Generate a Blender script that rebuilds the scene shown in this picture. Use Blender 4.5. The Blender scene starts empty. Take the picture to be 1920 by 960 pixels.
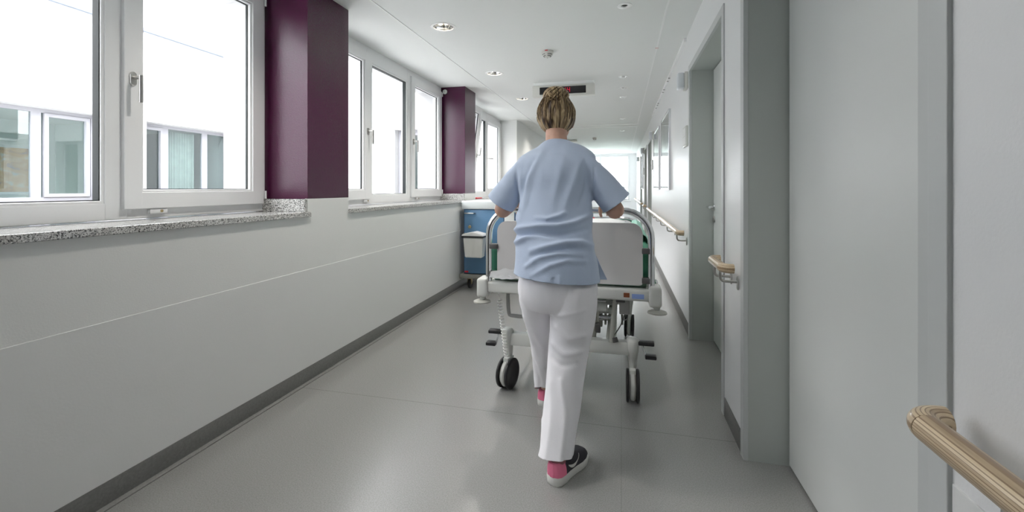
import bpy, bmesh, math, random
from mathutils import Vector, Matrix, noise
R = math.radians
PI = math.pi
random.seed(7)
scene = bpy.context.scene
COL = scene.collection

# ------------------------------------------------------------------ camera
cam_d = bpy.data.cameras.new('camera')
cam = bpy.data.objects.new('camera', cam_d)
COL.objects.link(cam)
cam_d.sensor_width = 36.0
cam_d.lens = 830.0 / 1920 * 36.0
cam_d.shift_y = -(480 - 353) / 1920
cam_d.clip_start = 0.05
cam_d.clip_end = 500
cam.location = (0, 0, 1.2)
cam.rotation_euler = (R(90), 0, math.atan(205 / 830.0))
scene.camera = cam

# ------------------------------------------------------------------ light and exposure
SKY = 6.5
LAMP_BIG = 26.0
LAMP_SMALL = 9.0
EXPOSURE = 0.68
scene.view_settings.view_transform = 'Standard'
scene.view_settings.look = 'None'
scene.view_settings.exposure = EXPOSURE
scene.view_settings.gamma = 1.0
scene.view_settings.use_curve_mapping = False
scene.cycles.use_denoising = True
scene.cycles.max_bounces = 12
scene.cycles.diffuse_bounces = 7
scene.cycles.transparent_max_bounces = 24
scene.cycles.sample_clamp_indirect = 8
world = bpy.data.worlds.new('overcast_sky')
scene.world = world
world.use_nodes = True
wn = world.node_tree.nodes
wl = world.node_tree.links
wn.clear()
wo = wn.new('ShaderNodeOutputWorld')
wb = wn.new('ShaderNodeBackground')
wb.inputs['Strength'].default_value = SKY
wtc = wn.new('ShaderNodeTexCoord')
wsep = wn.new('ShaderNodeSeparateXYZ')
wr = wn.new('ShaderNodeValToRGB')
wr.color_ramp.elements[0].position = 0.0
wr.color_ramp.elements[0].color = (0.93, 0.96, 1.0, 1)
wr.color_ramp.elements[1].position = 0.6
wr.color_ramp.elements[1].color = (0.97, 0.985, 1.0, 1)
wl.new(wtc.outputs['Generated'], wsep.inputs[0])
wl.new(wsep.outputs['Z'], wr.inputs[0])
wl.new(wr.outputs[0], wb.inputs['Color'])
wl.new(wb.outputs[0], wo.inputs[0])


# ------------------------------------------------------------------ materials
def mat(name, col, rough=0.5, metal=0.0, spec=0.5, bump=0.0, bscale=40.0, var=0.0, vscale=8.0, emit=None, estr=0.0,
        sheen=0.0, coat=0.0, stretch=None):
    m = bpy.data.materials.new(name)
    m.use_nodes = True
    nt = m.node_tree
    b = nt.nodes['Principled BSDF']
    b.inputs['Base Color'].default_value = (*col, 1)
    b.inputs['Roughness'].default_value = rough
    b.inputs['Metallic'].default_value = metal
    b.inputs['Specular IOR Level'].default_value = spec
    if sheen: b.inputs['Sheen Weight'].default_value = sheen
    if coat: b.inputs['Coat Weight'].default_value = coat
    tc = nt.nodes.new('ShaderNodeTexCoord')
    mp = nt.nodes.new('ShaderNodeMapping')
    nt.links.new(tc.outputs['Object'], mp.inputs[0])
    if stretch: mp.inputs['Scale'].default_value = stretch
    if var:
        n = nt.nodes.new('ShaderNodeTexNoise')
        n.inputs['Scale'].default_value = vscale
        n.inputs['Detail'].default_value = 4
        nt.links.new(mp.outputs[0], n.inputs['Vector'])
        r = nt.nodes.new('ShaderNodeValToRGB')
        r.color_ramp.elements[0].color = (*[c * (1 - var) for c in col], 1)
        r.color_ramp.elements[1].color = (*[min(1, c * (1 + var)) for c in col], 1)
        r.color_ramp.elements[0].position = 0.3
        r.color_ramp.elements[1].position = 0.7
        nt.links.new(n.outputs['Fac'], r.inputs[0])
        nt.links.new(r.outputs[0], b.inputs['Base Color'])
    if bump:
        n2 = nt.nodes.new('ShaderNodeTexNoise')
        n2.inputs['Scale'].default_value = bscale
        n2.inputs['Detail'].default_value = 3
        nt.links.new(mp.outputs[0], n2.inputs['Vector'])
        bp = nt.nodes.new('ShaderNodeBump')
        bp.inputs['Strength'].default_value = bump
        bp.inputs['Distance'].default_value = 0.002
        nt.links.new(n2.outputs['Fac'], bp.inputs['Height'])
        nt.links.new(bp.outputs[0], b.inputs['Normal'])
    if emit:
        b.inputs['Emission Color'].default_value = (*emit, 1)
        b.inputs['Emission Strength'].default_value = estr
    return m


def glass_mat(name, tint=(1, 1, 1), ior=1.45, rough=0.0):
    m = bpy.data.materials.new(name)
    m.use_nodes = True
    nt = m.node_tree
    nt.nodes.clear()
    o = nt.nodes.new('ShaderNodeOutputMaterial')
    mx = nt.nodes.new('ShaderNodeMixShader')
    t = nt.nodes.new('ShaderNodeBsdfTransparent')
    g = nt.nodes.new('ShaderNodeBsdfGlossy')
    lw = nt.nodes.new('ShaderNodeLayerWeight')
    pw = nt.nodes.new('ShaderNodeMath'); pw.operation = 'POWER'; pw.inputs[1].default_value = 5.0
    f = nt.nodes.new('ShaderNodeMath'); f.operation = 'MULTIPLY_ADD'; f.use_clamp = True
    f0 = ((ior - 1) / (ior + 1)) ** 2
    f.inputs[1].default_value = 1 - f0
    f.inputs[2].default_value = f0
    nt.links.new(lw.outputs['Facing'], pw.inputs[0])
    nt.links.new(pw.outputs[0], f.inputs[0])
    t.inputs['Color'].default_value = (*tint, 1)
    g.inputs['Roughness'].default_value = rough
    nt.links.new(f.outputs[0], mx.inputs[0])
    nt.links.new(t.outputs[0], mx.inputs[1])
    nt.links.new(g.outputs[0], mx.inputs[2])
    nt.links.new(mx.outputs[0], o.inputs[0])
    return m


def granite_mat():
    m = bpy.data.materials.new('speckled_granite')
    m.use_nodes = True
    nt = m.node_tree
    b = nt.nodes['Principled BSDF']
    b.inputs['Roughness'].default_value = 0.10
    tc = nt.nodes.new('ShaderNodeTexCoord')
    v = nt.nodes.new('ShaderNodeTexVoronoi')
    v.inputs['Scale'].default_value = 260
    n = nt.nodes.new('ShaderNodeTexNoise')
    n.inputs['Scale'].default_value = 150
    n.inputs['Detail'].default_value = 3
    nt.links.new(tc.outputs['Object'], v.inputs['Vector'])
    nt.links.new(tc.outputs['Object'], n.inputs['Vector'])
    sx = nt.nodes.new('ShaderNodeSeparateColor')
    nt.links.new(v.outputs['Color'], sx.inputs[0])
    md = nt.nodes.new('ShaderNodeMath')
    md.operation = 'MULTIPLY_ADD'
    md.inputs[1].default_value = 0.6
    nt.links.new(sx.outputs[0], md.inputs[0])
    m2 = nt.nodes.new('ShaderNodeMath')
    m2.operation = 'MULTIPLY'
    m2.inputs[1].default_value = 0.5
    nt.links.new(n.outputs['Fac'], m2.inputs[0])
    nt.links.new(m2.outputs[0], md.inputs[2])
    r = nt.nodes.new('ShaderNodeValToRGB')
    e = r.color_ramp.elements
    e[0].position = 0.24
    e[0].color = (0.02, 0.02, 0.022, 1)
    e[1].position = 0.75
    e[1].color = (0.72, 0.72, 0.71, 1)
    x = e.new(0.36)
    x.color = (0.16, 0.16, 0.16, 1)
    x = e.new(0.5)
    x.color = (0.42, 0.42, 0.41, 1)
    nt.links.new(md.outputs[0], r.inputs[0])
    nt.links.new(r.outputs[0], b.inputs['Base Color'])
    return m


def floor_mat():
    m = bpy.data.materials.new('grey_speckled_vinyl')
    m.use_nodes = True
    nt = m.node_tree
    b = nt.nodes['Principled BSDF']
    b.inputs['Roughness'].default_value = 0.25
    b.inputs['Specular IOR Level'].default_value = 1.0
    tc = nt.nodes.new('ShaderNodeTexCoord')
    n = nt.nodes.new('ShaderNodeTexNoise')
    n.inputs['Scale'].default_value = 210
    n.inputs['Detail'].default_value = 4
    n.inputs['Roughness'].default_value = 0.7
    n3 = nt.nodes.new('ShaderNodeTexNoise')
    n3.inputs['Scale'].default_value = 1.3
    nt.links.new(tc.outputs['Object'], n.inputs['Vector'])
    nt.links.new(tc.outputs['Object'], n3.inputs['Vector'])
    r = nt.nodes.new('ShaderNodeValToRGB')
    e = r.color_ramp.elements
    e[0].position = 0.33
    e[0].color = (0.245, 0.243, 0.238, 1)
    e[1].position = 0.66
    e[1].color = (0.365, 0.363, 0.358, 1)
    nt.links.new(n.outputs['Fac'], r.inputs[0])
    # welded seams of the vinyl sheets
    sp = nt.nodes.new('ShaderNodeSeparateXYZ')
    nt.links.new(tc.outputs['Object'], sp.inputs[0])
    prev = r.outputs[0]

    def seam(chan, at, wid, prev):
        a = nt.nodes.new('ShaderNodeMath'); a.operation = 'SUBTRACT'; a.inputs[1].default_value = at
        nt.links.new(sp.outputs[chan], a.inputs[0])
        c = nt.nodes.new('ShaderNodeMath'); c.operation = 'ABSOLUTE'
        nt.links.new(a.outputs[0], c.inputs[0])
        l = nt.nodes.new('ShaderNodeMath'); l.operation = 'LESS_THAN'; l.inputs[1].default_value = wid
        nt.links.new(c.outputs[0], l.inputs[0])
        mx = nt.nodes.new('ShaderNodeMix'); mx.data_type = 'RGBA'
        mx.inputs['B'].default_value = (0.215, 0.213, 0.208, 1)
        nt.links.new(l.outputs[0], mx.inputs['Factor'])
        nt.links.new(prev, mx.inputs['A'])
        return mx.outputs['Result']
    prev = seam('Y', 2.285, 0.002, prev)
    prev = seam('Y', 9.2, 0.003, prev)
    prev = seam('X', 0.0, 0.0008, prev)
    nt.links.new(prev, b.inputs['Base Color'])
    bp = nt.nodes.new('ShaderNodeBump')
    bp.inputs['Strength'].default_value = 0.12
    bp.inputs['Distance'].default_value = 0.001
    nt.links.new(n.outputs['Fac'], bp.inputs['Height'])
    nt.links.new(bp.outputs[0], b.inputs['Normal'])
    return m


def ceiling_mat():
    m = bpy.data.materials.new('white_ceiling_panels')
    m.use_nodes = True
    nt = m.node_tree
    b = nt.nodes['Principled BSDF']
    b.inputs['Base Color'].default_value = (0.80, 0.82, 0.81, 1)
    b.inputs['Roughness'].default_value = 0.62
    tc = nt.nodes.new('ShaderNodeTexCoord')
    sp = nt.nodes.new('ShaderNodeSeparateXYZ')
    nt.links.new(tc.outputs['Object'], sp.inputs[0])
    a = nt.nodes.new('ShaderNodeMath'); a.operation = 'DIVIDE'; a.inputs[1].default_value = 0.285
    nt.links.new(sp.outputs['Y'], a.inputs[0])
    f = nt.nodes.new('ShaderNodeMath'); f.operation = 'FRACT'
    nt.links.new(a.outputs[0], f.inputs[0])
    l = nt.nodes.new('ShaderNodeMath'); l.operation = 'LESS_THAN'; l.inputs[1].default_value = 0.012
    nt.links.new(f.outputs[0], l.inputs[0])
    bp = nt.nodes.new('ShaderNodeBump'); bp.inputs['Strength'].default_value = 0.25; bp.inputs['Distance'].default_value = 0.002
    bp.invert = True
    nt.links.new(l.outputs[0], bp.inputs['Height'])
    nt.links.new(bp.outputs[0], b.inputs['Normal'])
    return m


def stripe_mat(name, mode, period, tint=1.0):
    """laminated beech: thin layers of lighter and darker veneer"""
    m = bpy.data.materials.new(name)
    m.use_nodes = True
    nt = m.node_tree
    b = nt.nodes['Principled BSDF']
    b.inputs['Roughness'].default_value = 0.33
    b.inputs['Coat Weight'].default_value = 0.25
    tc = nt.nodes.new('ShaderNodeTexCoord')
    sp = nt.nodes.new('ShaderNodeSeparateXYZ')
    nt.links.new(tc.outputs['Object'], sp.inputs[0])
    if mode == 'flat':
        src = sp.outputs['Z']
    else:
        cb = nt.nodes.new('ShaderNodeCombineXYZ')
        nt.links.new(sp.outputs['X'], cb.inputs[0]); nt.links.new(sp.outputs['Y'], cb.inputs[1])
        ln = nt.nodes.new('ShaderNodeVectorMath'); ln.operation = 'LENGTH'
        nt.links.new(cb.outputs[0], ln.inputs[0])
        src = ln.outputs['Value']
    n = nt.nodes.new('ShaderNodeTexNoise')
    mp = nt.nodes.new('ShaderNodeMapping')
    mp.inputs['Scale'].default_value = (30, 3, 200)
    nt.links.new(tc.outputs['Object'], mp.inputs[0])
    nt.links.new(mp.outputs[0], n.inputs['Vector'])
    n.inputs['Scale'].default_value = 3
    d = nt.nodes.new('ShaderNodeMath'); d.operation = 'DIVIDE'; d.inputs[1].default_value = period
    nt.links.new(src, d.inputs[0])
    wnz = nt.nodes.new('ShaderNodeTexWhiteNoise'); wnz.noise_dimensions = '1D'
    fl = nt.nodes.new('ShaderNodeMath'); fl.operation = 'FLOOR'
    nt.links.new(d.outputs[0], fl.inputs[0]); nt.links.new(fl.outputs[0], wnz.inputs['W'])
    fr = nt.nodes.new('ShaderNodeMath'); fr.operation = 'FRACT'
    nt.links.new(d.outputs[0], fr.inputs[0])
    l = nt.nodes.new('ShaderNodeMath'); l.operation = 'LESS_THAN'; l.inputs[1].default_value = 0.3
    nt.links.new(fr.outputs[0], l.inputs[0])
    r = nt.nodes.new('ShaderNodeValToRGB')
    e = r.color_ramp.elements
    e[0].color = (0.33 * tint, 0.24 * tint, 0.15 * tint, 1)
    e[1].color = (0.66 * tint, 0.54 * tint, 0.37 * tint, 1)
    e[0].position = 0.1
    e[1].position = 0.9
    ad = nt.nodes.new('ShaderNodeMath'); ad.operation = 'MULTIPLY_ADD'; ad.inputs[1].default_value = 0.5
    nt.links.new(wnz.outputs['Value'], ad.inputs[0])
    h = nt.nodes.new('ShaderNodeMath'); h.operation = 'MULTIPLY'; h.inputs[1].default_value = 0.55
    nt.links.new(n.outputs['Fac'], h.inputs[0])
    nt.links.new(h.outputs[0], ad.inputs[2])
    nt.links.new(ad.outputs[0], r.inputs[0])
    mx = nt.nodes.new('ShaderNodeMix'); mx.data_type = 'RGBA'
    mx.inputs['B'].default_value = (0.19 * tint, 0.115 * tint, 0.065 * tint, 1)
    fm = nt.nodes.new('ShaderNodeMath'); fm.operation = 'MULTIPLY'; fm.inputs[1].default_value = 0.75
    nt.links.new(l.outputs[0], fm.inputs[0])
    nt.links.new(fm.outputs[0], mx.inputs['Factor'])
    nt.links.new(r.outputs[0], mx.inputs['A'])
    nt.links.new(mx.outputs['Result'], b.inputs['Base Color'])
    return m


def hair_mat():
    m = bpy.data.materials.new('dark_blonde_hair')
    m.use_nodes = True
    nt = m.node_tree
    b = nt.nodes['Principled BSDF']
    b.inputs['Roughness'].default_value = 0.45
    uv = nt.nodes.new('ShaderNodeUVMap')
    mp = nt.nodes.new('ShaderNodeMapping')
    mp.inputs['Scale'].default_value = (30, 2.2, 1)
    nt.links.new(uv.outputs[0], mp.inputs[0])
    n = nt.nodes.new('ShaderNodeTexNoise'); n.inputs['Scale'].default_value = 1.0; n.inputs['Detail'].default_value = 5
    n.inputs['Distortion'].default_value = 0.6
    nt.links.new(mp.outputs[0], n.inputs['Vector'])
    r = nt.nodes.new('ShaderNodeValToRGB')
    e = r.color_ramp.elements
    e[0].position = 0.40
    e[0].color = (0.04, 0.02, 0.01, 1)
    e[1].position = 0.62
    e[1].color = (0.60, 0.46, 0.27, 1)
    x = e.new(0.50)
    x.color = (0.24, 0.155, 0.075, 1)
    nt.links.new(n.outputs['Fac'], r.inputs[0])
    nt.links.new(r.outputs[0], b.inputs['Base Color'])
    bp = nt.nodes.new('ShaderNodeBump'); bp.inputs['Strength'].default_value = 0.9; bp.inputs['Distance'].default_value = 0.004
    nt.links.new(n.outputs['Fac'], bp.inputs['Height'])
    nt.links.new(bp.outputs[0], b.inputs['Normal'])
    return m


def art_mat(name, cols, scale=3.0, dist=1.5):
    m = bpy.data.materials.new(name)
    m.use_nodes = True
    nt = m.node_tree
    b = nt.nodes['Principled BSDF']
    b.inputs['Roughness'].default_value = 0.6
    tc = nt.nodes.new('ShaderNodeTexCoord')
    n = nt.nodes.new('ShaderNodeTexNoise')
    n.inputs['Scale'].default_value = scale
    n.inputs['Detail'].default_value = 6
    n.inputs['Distortion'].default_value = dist
    nt.links.new(tc.outputs['Object'], n.inputs['Vector'])
    r = nt.nodes.new('ShaderNodeValToRGB')
    e = r.color_ramp.elements
    e[0].position = 0.3
    e[0].color = (*cols[0], 1)
    e[1].position = 0.72
    e[1].color = (*cols[-1], 1)
    for i, c in enumerate(cols[1:-1]):
        x = e.new(0.3 + 0.42 * (i + 1) / (len(cols) - 1))
        x.color = (*c, 1)
    nt.links.new(n.outputs['Fac'], r.inputs[0])
    nt.links.new(r.outputs[0], b.inputs['Base Color'])
    return m


M = {}
M['wall'] = mat('white_wall_paint', (0.80, 0.81, 0.82), 0.34, bump=0.25, bscale=160)
M['wall_l'] = mat('white_parapet_paint', (0.76, 0.77, 0.76), 0.5, bump=0.2, bscale=160)
M['wall_low'] = mat('white_wall_protection_coat', (0.74, 0.75, 0.745), 0.38, bump=0.15, bscale=120)
M['ceil'] = ceiling_mat()
M['trimw'] = mat('white_trim', (0.88, 0.89, 0.89), 0.35)
M['ring'] = mat('bright_white_enamel', (0.95, 0.95, 0.95), 0.25)
M['floor'] = floor_mat()
M['base'] = mat('grey_vinyl_skirting', (0.17, 0.17, 0.165), 0.5, var=0.12, vscale=120)
M['purple'] = mat('aubergine_paint', (0.055, 0.0035, 0.031), 0.24, spec=0.55, bump=0.35, bscale=180)
M['granite'] = granite_mat()
M['pvc'] = mat('white_window_profile', (0.80, 0.81, 0.82), 0.28)
M['gasket'] = mat('black_rubber_gasket', (0.02, 0.025, 0.025), 0.6)
M['steel'] = mat('satin_steel', (0.52, 0.51, 0.49), 0.3, metal=1.0, bump=0.05, bscale=200)
M['chrome'] = mat('chrome', (0.75, 0.76, 0.78), 0.14, metal=1.0)
M['glass'] = glass_mat('window_glass')
M['glass2'] = glass_mat('coated_glass', (0.84, 0.90, 0.90), 1.7)
M['leaf'] = mat('light_grey_door_laminate', (0.68, 0.70, 0.69), 0.3, bump=0.05, bscale=200)
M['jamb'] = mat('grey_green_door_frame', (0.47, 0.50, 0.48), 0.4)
M['jamb_l'] = mat('light_grey_frame_edge', (0.55, 0.57, 0.57), 0.4)
M['dark'] = mat('painted_gap_shade', (0.02, 0.02, 0.02), 0.7)
M['wood'] = stripe_mat('laminated_beech', 'flat', 0.0042, 1.25)
M['wood_b'] = stripe_mat('bent_laminated_beech', 'radial', 0.0055, 1.25)
M['wood_s'] = mat('solid_beech', (0.50, 0.36, 0.22), 0.35, var=0.25, vscale=14, stretch=(20, 3, 20))
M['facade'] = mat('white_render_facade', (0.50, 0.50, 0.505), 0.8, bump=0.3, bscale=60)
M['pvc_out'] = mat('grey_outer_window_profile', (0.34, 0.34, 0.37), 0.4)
M['coping'] = mat('grey_metal_coping', (0.20, 0.24, 0.31), 0.4)
M['gravel'] = mat('pale_gravel', (0.75, 0.74, 0.72), 0.9, var=0.2, vscale=30)
M['room'] = mat('dim_room_paint', (0.72, 0.74, 0.72), 0.7)
M['curtain'] = mat('grey_green_curtain', (0.42, 0.45, 0.43), 0.9, var=0.1, vscale=6)
M['plastic_w'] = mat('white_plastic', (0.78, 0.78, 0.76), 0.35)
M['plastic_g'] = mat('light_grey_lacquer', (0.62, 0.63, 0.60), 0.35)
M['dkgrey'] = mat('dark_grey_plastic', (0.10, 0.10, 0.10), 0.4)
M['midgrey'] = mat('mid_grey_metal', (0.28, 0.28, 0.27), 0.4)
M['rubber'] = mat('black_rubber', (0.018, 0.018, 0.02), 0.5)
M['board'] = mat('pale_grey_bed_board', (0.60, 0.59, 0.585), 0.4)
M['green'] = mat('green_mattress_cover', (0.05, 0.24, 0.15), 0.6)
M['green_l'] = mat('grey_green_deck', (0.24, 0.38, 0.30), 0.6)
M['alu'] = mat('light_metal_lacquer', (0.42, 0.42, 0.38), 0.35)
M['aqua'] = mat('aqua_green_cloth', (0.36, 0.66, 0.55), 0.8)
M['linen'] = mat('white_linen', (0.85, 0.86, 0.87), 0.9, bump=0.2, bscale=30)
M['cartblue'] = mat('blue_laminate', (0.11, 0.235, 0.40), 0.4, bump=0.06, bscale=90)
M['cartdark'] = mat('dark_blue_edge', (0.03, 0.11, 0.26), 0.4)
M['carttop'] = mat('white_cart_top', (0.72, 0.76, 0.77), 0.35)
M['cartbase'] = mat('grey_bumper', (0.27, 0.27, 0.25), 0.5)
M['red'] = mat('red_print', (0.65, 0.03, 0.05), 0.5)
M['brass'] = mat('brass_lock', (0.45, 0.36, 0.2), 0.35, metal=1.0)
M['skin'] = mat('skin', (0.60, 0.36, 0.27), 0.5, var=0.08, vscale=25)
M['scrub'] = mat('light_blue_cotton', (0.45, 0.535, 0.69), 0.85, bump=0.35, bscale=350, sheen=0.25)
M['pants'] = mat('white_cotton', (0.86, 0.85, 0.89), 0.85, bump=0.3, bscale=300, sheen=0.2)
M['hair'] = hair_mat()
M['shoe'] = mat('charcoal_mesh_fabric', (0.035, 0.035, 0.045), 0.8, bump=0.4, bscale=400)
M['pink'] = mat('pink_fabric', (0.82, 0.20, 0.33), 0.7)
M['sock'] = mat('rose_sock', (0.36, 0.15, 0.17), 0.9)
M['sole'] = mat('off_white_rubber_sole', (0.66, 0.66, 0.63), 0.6)
M['eyew'] = mat('eye_white', (0.8, 0.8, 0.8), 0.2)
M['iris'] = mat('brown_iris', (0.06, 0.03, 0.015), 0.2)
M['lip'] = mat('lip', (0.5, 0.2, 0.18), 0.5)
M['glow'] = mat('lamp_glow', (1, 0.95, 0.85), 0.4, emit=(1.0, 0.86, 0.62), estr=7.0)
M['screen'] = mat('black_display_window', (0.008, 0.008, 0.012), 0.15)
M['led'] = mat('red_led', (0.3, 0.0, 0.02), 0.5, emit=(0.9, 0.02, 0.06), estr=0.75)
M['signw'] = mat('cream_display_housing', (0.70, 0.70, 0.66), 0.4)
M['opal'] = mat('opal_lamp_cover', (0.74, 0.77, 0.81), 0.3)
M['labelblue'] = mat('blue_print', (0.25, 0.36, 0.68), 0.5)
M['labelbrown'] = mat('brown_sticker', (0.22, 0.06, 0.02), 0.5)
M['paper'] = mat('white_paper', (0.8, 0.8, 0.8), 0.6)
M['hill'] = mat('hazy_landscape', (0.30, 0.38, 0.33), 0.9, var=0.5, vscale=0.15)
M['pic'] = art_mat('grey_blue_painting', [(0.30, 0.34, 0.40), (0.62, 0.66, 0.70), (0.75, 0.74, 0.72)], 2.5)
M['pic2'] = art_mat('orange_brown_painting', [(0.16, 0.2, 0.26), (0.55, 0.33, 0.16), (0.62, 0.42, 0.24), (0.6, 0.6, 0.58)], 2.6, 2.2)
M['pic3'] = art_mat('dark_blue_painting', [(0.03, 0.04, 0.06), (0.14, 0.17, 0.22), (0.36, 0.32, 0.28)], 5)
M['glassp'] = glass_mat('picture_glass', (0.95, 0.95, 0.95), 1.8)


# ------------------------------------------------------------------ mesh builder
class MB:
    def __init__(self):
        self.bm = bmesh.new()

    def box(self, x0, x1, y0, y1, z0, z1, bev=0.0, rot=None, about=None, seg=2):
        t = bmesh.new()
        bmesh.ops.create_cube(t, size=1.0)
        for v in t.verts:
            v.co = Vector(((x0 + x1) / 2 + v.co.x * (x1 - x0), (y0 + y1) / 2 + v.co.y * (y1 - y0), (z0 + z1) / 2 + v.co.z * (z1 - z0)))
        if bev:
            bmesh.ops.bevel(t, geom=list(t.edges), offset=bev, segments=seg, affect='EDGES', profile=0.5)
        if rot is not None:
            c = Vector(about) if about else Vector(((x0 + x1) / 2, (y0 + y1) / 2, (z0 + z1) / 2))
            for v in t.verts:
                v.co = rot @ (v.co - c) + c
        self.merge(t)
        return self

    def merge(self, t):
        vm = {}
        for v in t.verts:
            vm[v] = self.bm.verts.new(v.co)
        for f in t.faces:
            try:
                self.bm.faces.new([vm[v] for v in f.verts])
            except ValueError:
                pass
        t.free()

    def ell(self, c, r, seg=24, rings=14, rot=None):
        t = bmesh.new()
        bmesh.ops.create_uvsphere(t, u_segments=seg, v_segments=rings, radius=1.0)
        for v in t.verts:
            p = Vector((v.co.x * r[0], v.co.y * r[1], v.co.z * r[2]))
            if rot is not None: p = rot @ p
            v.co = p + Vector(c)
        self.merge(t)
        return self

    def tube(self, pts, rad, seg=12, rb=None, ref=None, cap=True, smooth=0, closed=False):
        """tube along pts; rad a number or list; rb second half axis; ref the direction of the first axis"""
        pts = [Vector(p) for p in pts]
        n = len(pts)
        ra = list(rad) if hasattr(rad, '__len__') else [rad] * n
        rbb = (list(rb) if hasattr(rb, '__len__') else [rb] * n) if rb is not None else list(ra)
        if smooth:
            pts, ra, rbb = resample(pts, ra, rbb, smooth)
            n = len(pts)
        rings = []
        side = None
        for i in range(n):
            if closed:
                t = pts[(i + 1) % n] - pts[i - 1]
            else:
                t = pts[min(i + 1, n - 1)] - pts[max(i - 1, 0)]
            t.normalize()
            if ref is not None:
                s = Vector(ref) - Vector(ref).dot(t) * t
            elif side is None:
                s = t.orthogonal()
            else:
                s = side - side.dot(t) * t
            if s.length < 1e-6: s = t.orthogonal()
            s.normalize()
            side = s
            u = t.cross(s)
            ring = []
            for k in range(seg):
                a = 2 * PI * k / seg
                ring.append(self.bm.verts.new(pts[i] + s * (math.cos(a) * ra[i]) + u * (math.sin(a) * rbb[i])))
            rings.append(ring)
        m = n if closed else n - 1
        for i in range(m):
            a, b = rings[i], rings[(i + 1) % n]
            for k in range(seg):
                self.bm.faces.new([a[k], a[(k + 1) % seg], b[(k + 1) % seg], b[k]])
        if cap and not closed:
            self.bm.faces.new(rings[0][::-1])
            self.bm.faces.new(rings[-1])
        return self

    def cyl(self, p0, p1, r, seg=24, bev=0.0):
        p0, p1 = Vector(p0), Vector(p1)
        if bev:
            d = (p1 - p0).normalized()
            return self.tube([p0, p0 + d * 1e-5, p0 + d * bev, p1 - d * bev, p1 - d * 1e-5, p1], [0.0001, r - bev, r, r, r - bev, 0.0001], seg)
        return self.tube([p0, p1], r, seg)

    def lathe(self, c, prof, seg=32, axis=(0, 0, 1)):
        c = Vector(c)
        q = Vector((0, 0, 1)).rotation_difference(Vector(axis))
        rings = []
        for r, h in prof:
            rings.append([self.bm.verts.new(c + q @ Vector((math.cos(2 * PI * k / seg) * max(r, 1e-4), math.sin(2 * PI * k / seg) * max(r, 1e-4), h))) for k in range(seg)])
        for a, b in zip(rings[:-1], rings[1:]):
            for k in range(seg):
                self.bm.faces.new([a[k], a[(k + 1) % seg], b[(k + 1) % seg], b[k]])
        return self

    def prism(self, poly, axis, a0, a1, bev=0.0):
        """extrude a 2D polygon along an axis (0: poly is y,z; 1: poly is x,z; 2: poly is x,y)"""
        t = bmesh.new()

        def co(p, a):
            return {0: (a, p[0], p[1]), 1: (p[0], a, p[1]), 2: (p[0], p[1], a)}[axis]
        v0 = [t.verts.new(co(p, a0)) for p in poly]
        v1 = [t.verts.new(co(p, a1)) for p in poly]
        n = len(poly)
        t.faces.new(v0)
        t.faces.new(v1[::-1])
        for k in range(n):
            t.faces.new([v0[k], v1[k], v1[(k + 1) % n], v0[(k + 1) % n]])
        if bev:
            bmesh.ops.bevel(t, geom=list(t.edges), offset=bev, segments=2, affect='EDGES')
        self.merge(t)
        return self

    def build(self, name, m, parent=None, smooth=True, angle=40, origin=None):
        bmesh.ops.recalc_face_normals(self.bm, faces=self.bm.faces)
        me = bpy.data.meshes.new(name)
        self.bm.to_mesh(me)
        self.bm.free()
        return link(name, me, m, parent, smooth, angle, origin)


def link(name, me, m, parent=None, smooth=True, angle=40, origin=None):
    o = bpy.data.objects.new(name, me)
    COL.objects.link(o)
    if m is not None:
        me.materials.clear()
        me.materials.append(m)
    if origin is not None:
        org = Vector(origin)
    elif parent is not None:
        org = wloc(parent)
    elif len(me.vertices):
        xs = [v.co for v in me.vertices]
        org = Vector(((min(v.x for v in xs) + max(v.x for v in xs)) / 2, (min(v.y for v in xs) + max(v.y for v in xs)) / 2, min(v.z for v in xs)))
    me.transform(Matrix.Translation(-org))
    if parent is not None:
        o.parent = parent
        o.location = org - wloc(parent)
    else:
        o.location = org
    if smooth:
        me.polygons.foreach_set('use_smooth', [True] * len(me.polygons))
        try:
            me.set_sharp_from_angle(angle=R(angle))
        except Exception:
            pass
    me.update()
    return o


def wloc(o):
    v = Vector(o.location)
    while o.parent is not None:
        o = o.parent
        v = v + Vector(o.location)
    return v


def resample(pts, ra, rb, k):
    def cr(a, b, c, d, t):
        return 0.5 * ((2 * b) + (c - a) * t + (2 * a - 5 * b + 4 * c - d) * t * t + (3 * b - a - 3 * c + d) * t ** 3)
    P, A, B = [], [], []
    n = len(pts)
    for i in range(n - 1):
        i0, i1, i2, i3 = max(i - 1, 0), i, i + 1, min(i + 2, n - 1)
        for j in range(k):
            t = j / k
            P.append(cr(pts[i0], pts[i1], pts[i2], pts[i3], t))
            A.append(cr(ra[i0], ra[i1], ra[i2], ra[i3], t))
            B.append(cr(rb[i0], rb[i1], rb[i2], rb[i3], t))
    P.append(pts[-1]); A.append(ra[-1]); B.append(rb[-1])
    return P, A, B


def thing(name, label, cat, loc=(0, 0, 0), group=None):
    o = bpy.data.objects.new(name, None)
    COL.objects.link(o)
    o.empty_display_size = 0.1
    o.location = loc
    o['label'] = label
    o['category'] = cat
    if group: o['group'] = group
    return o


def tag(o, label, cat, group=None):
    o['label'] = label
    o['category'] = cat
    if group: o['group'] = group
    return o


def struct(o, label=None):
    o['kind'] = 'structure'
    if label: o['label'] = label
    return o


def sempty(name, loc, label=None):
    o = bpy.data.objects.new(name, None)
    COL.objects.link(o)
    o.location = loc
    return struct(o, label)


def copy_tree(o, parent=None):
    c = o.copy()
    COL.objects.link(c)
    if parent is not None: c.parent = parent
    for ch in list(o.children):
        copy_tree(ch, c)
    return c


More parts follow.
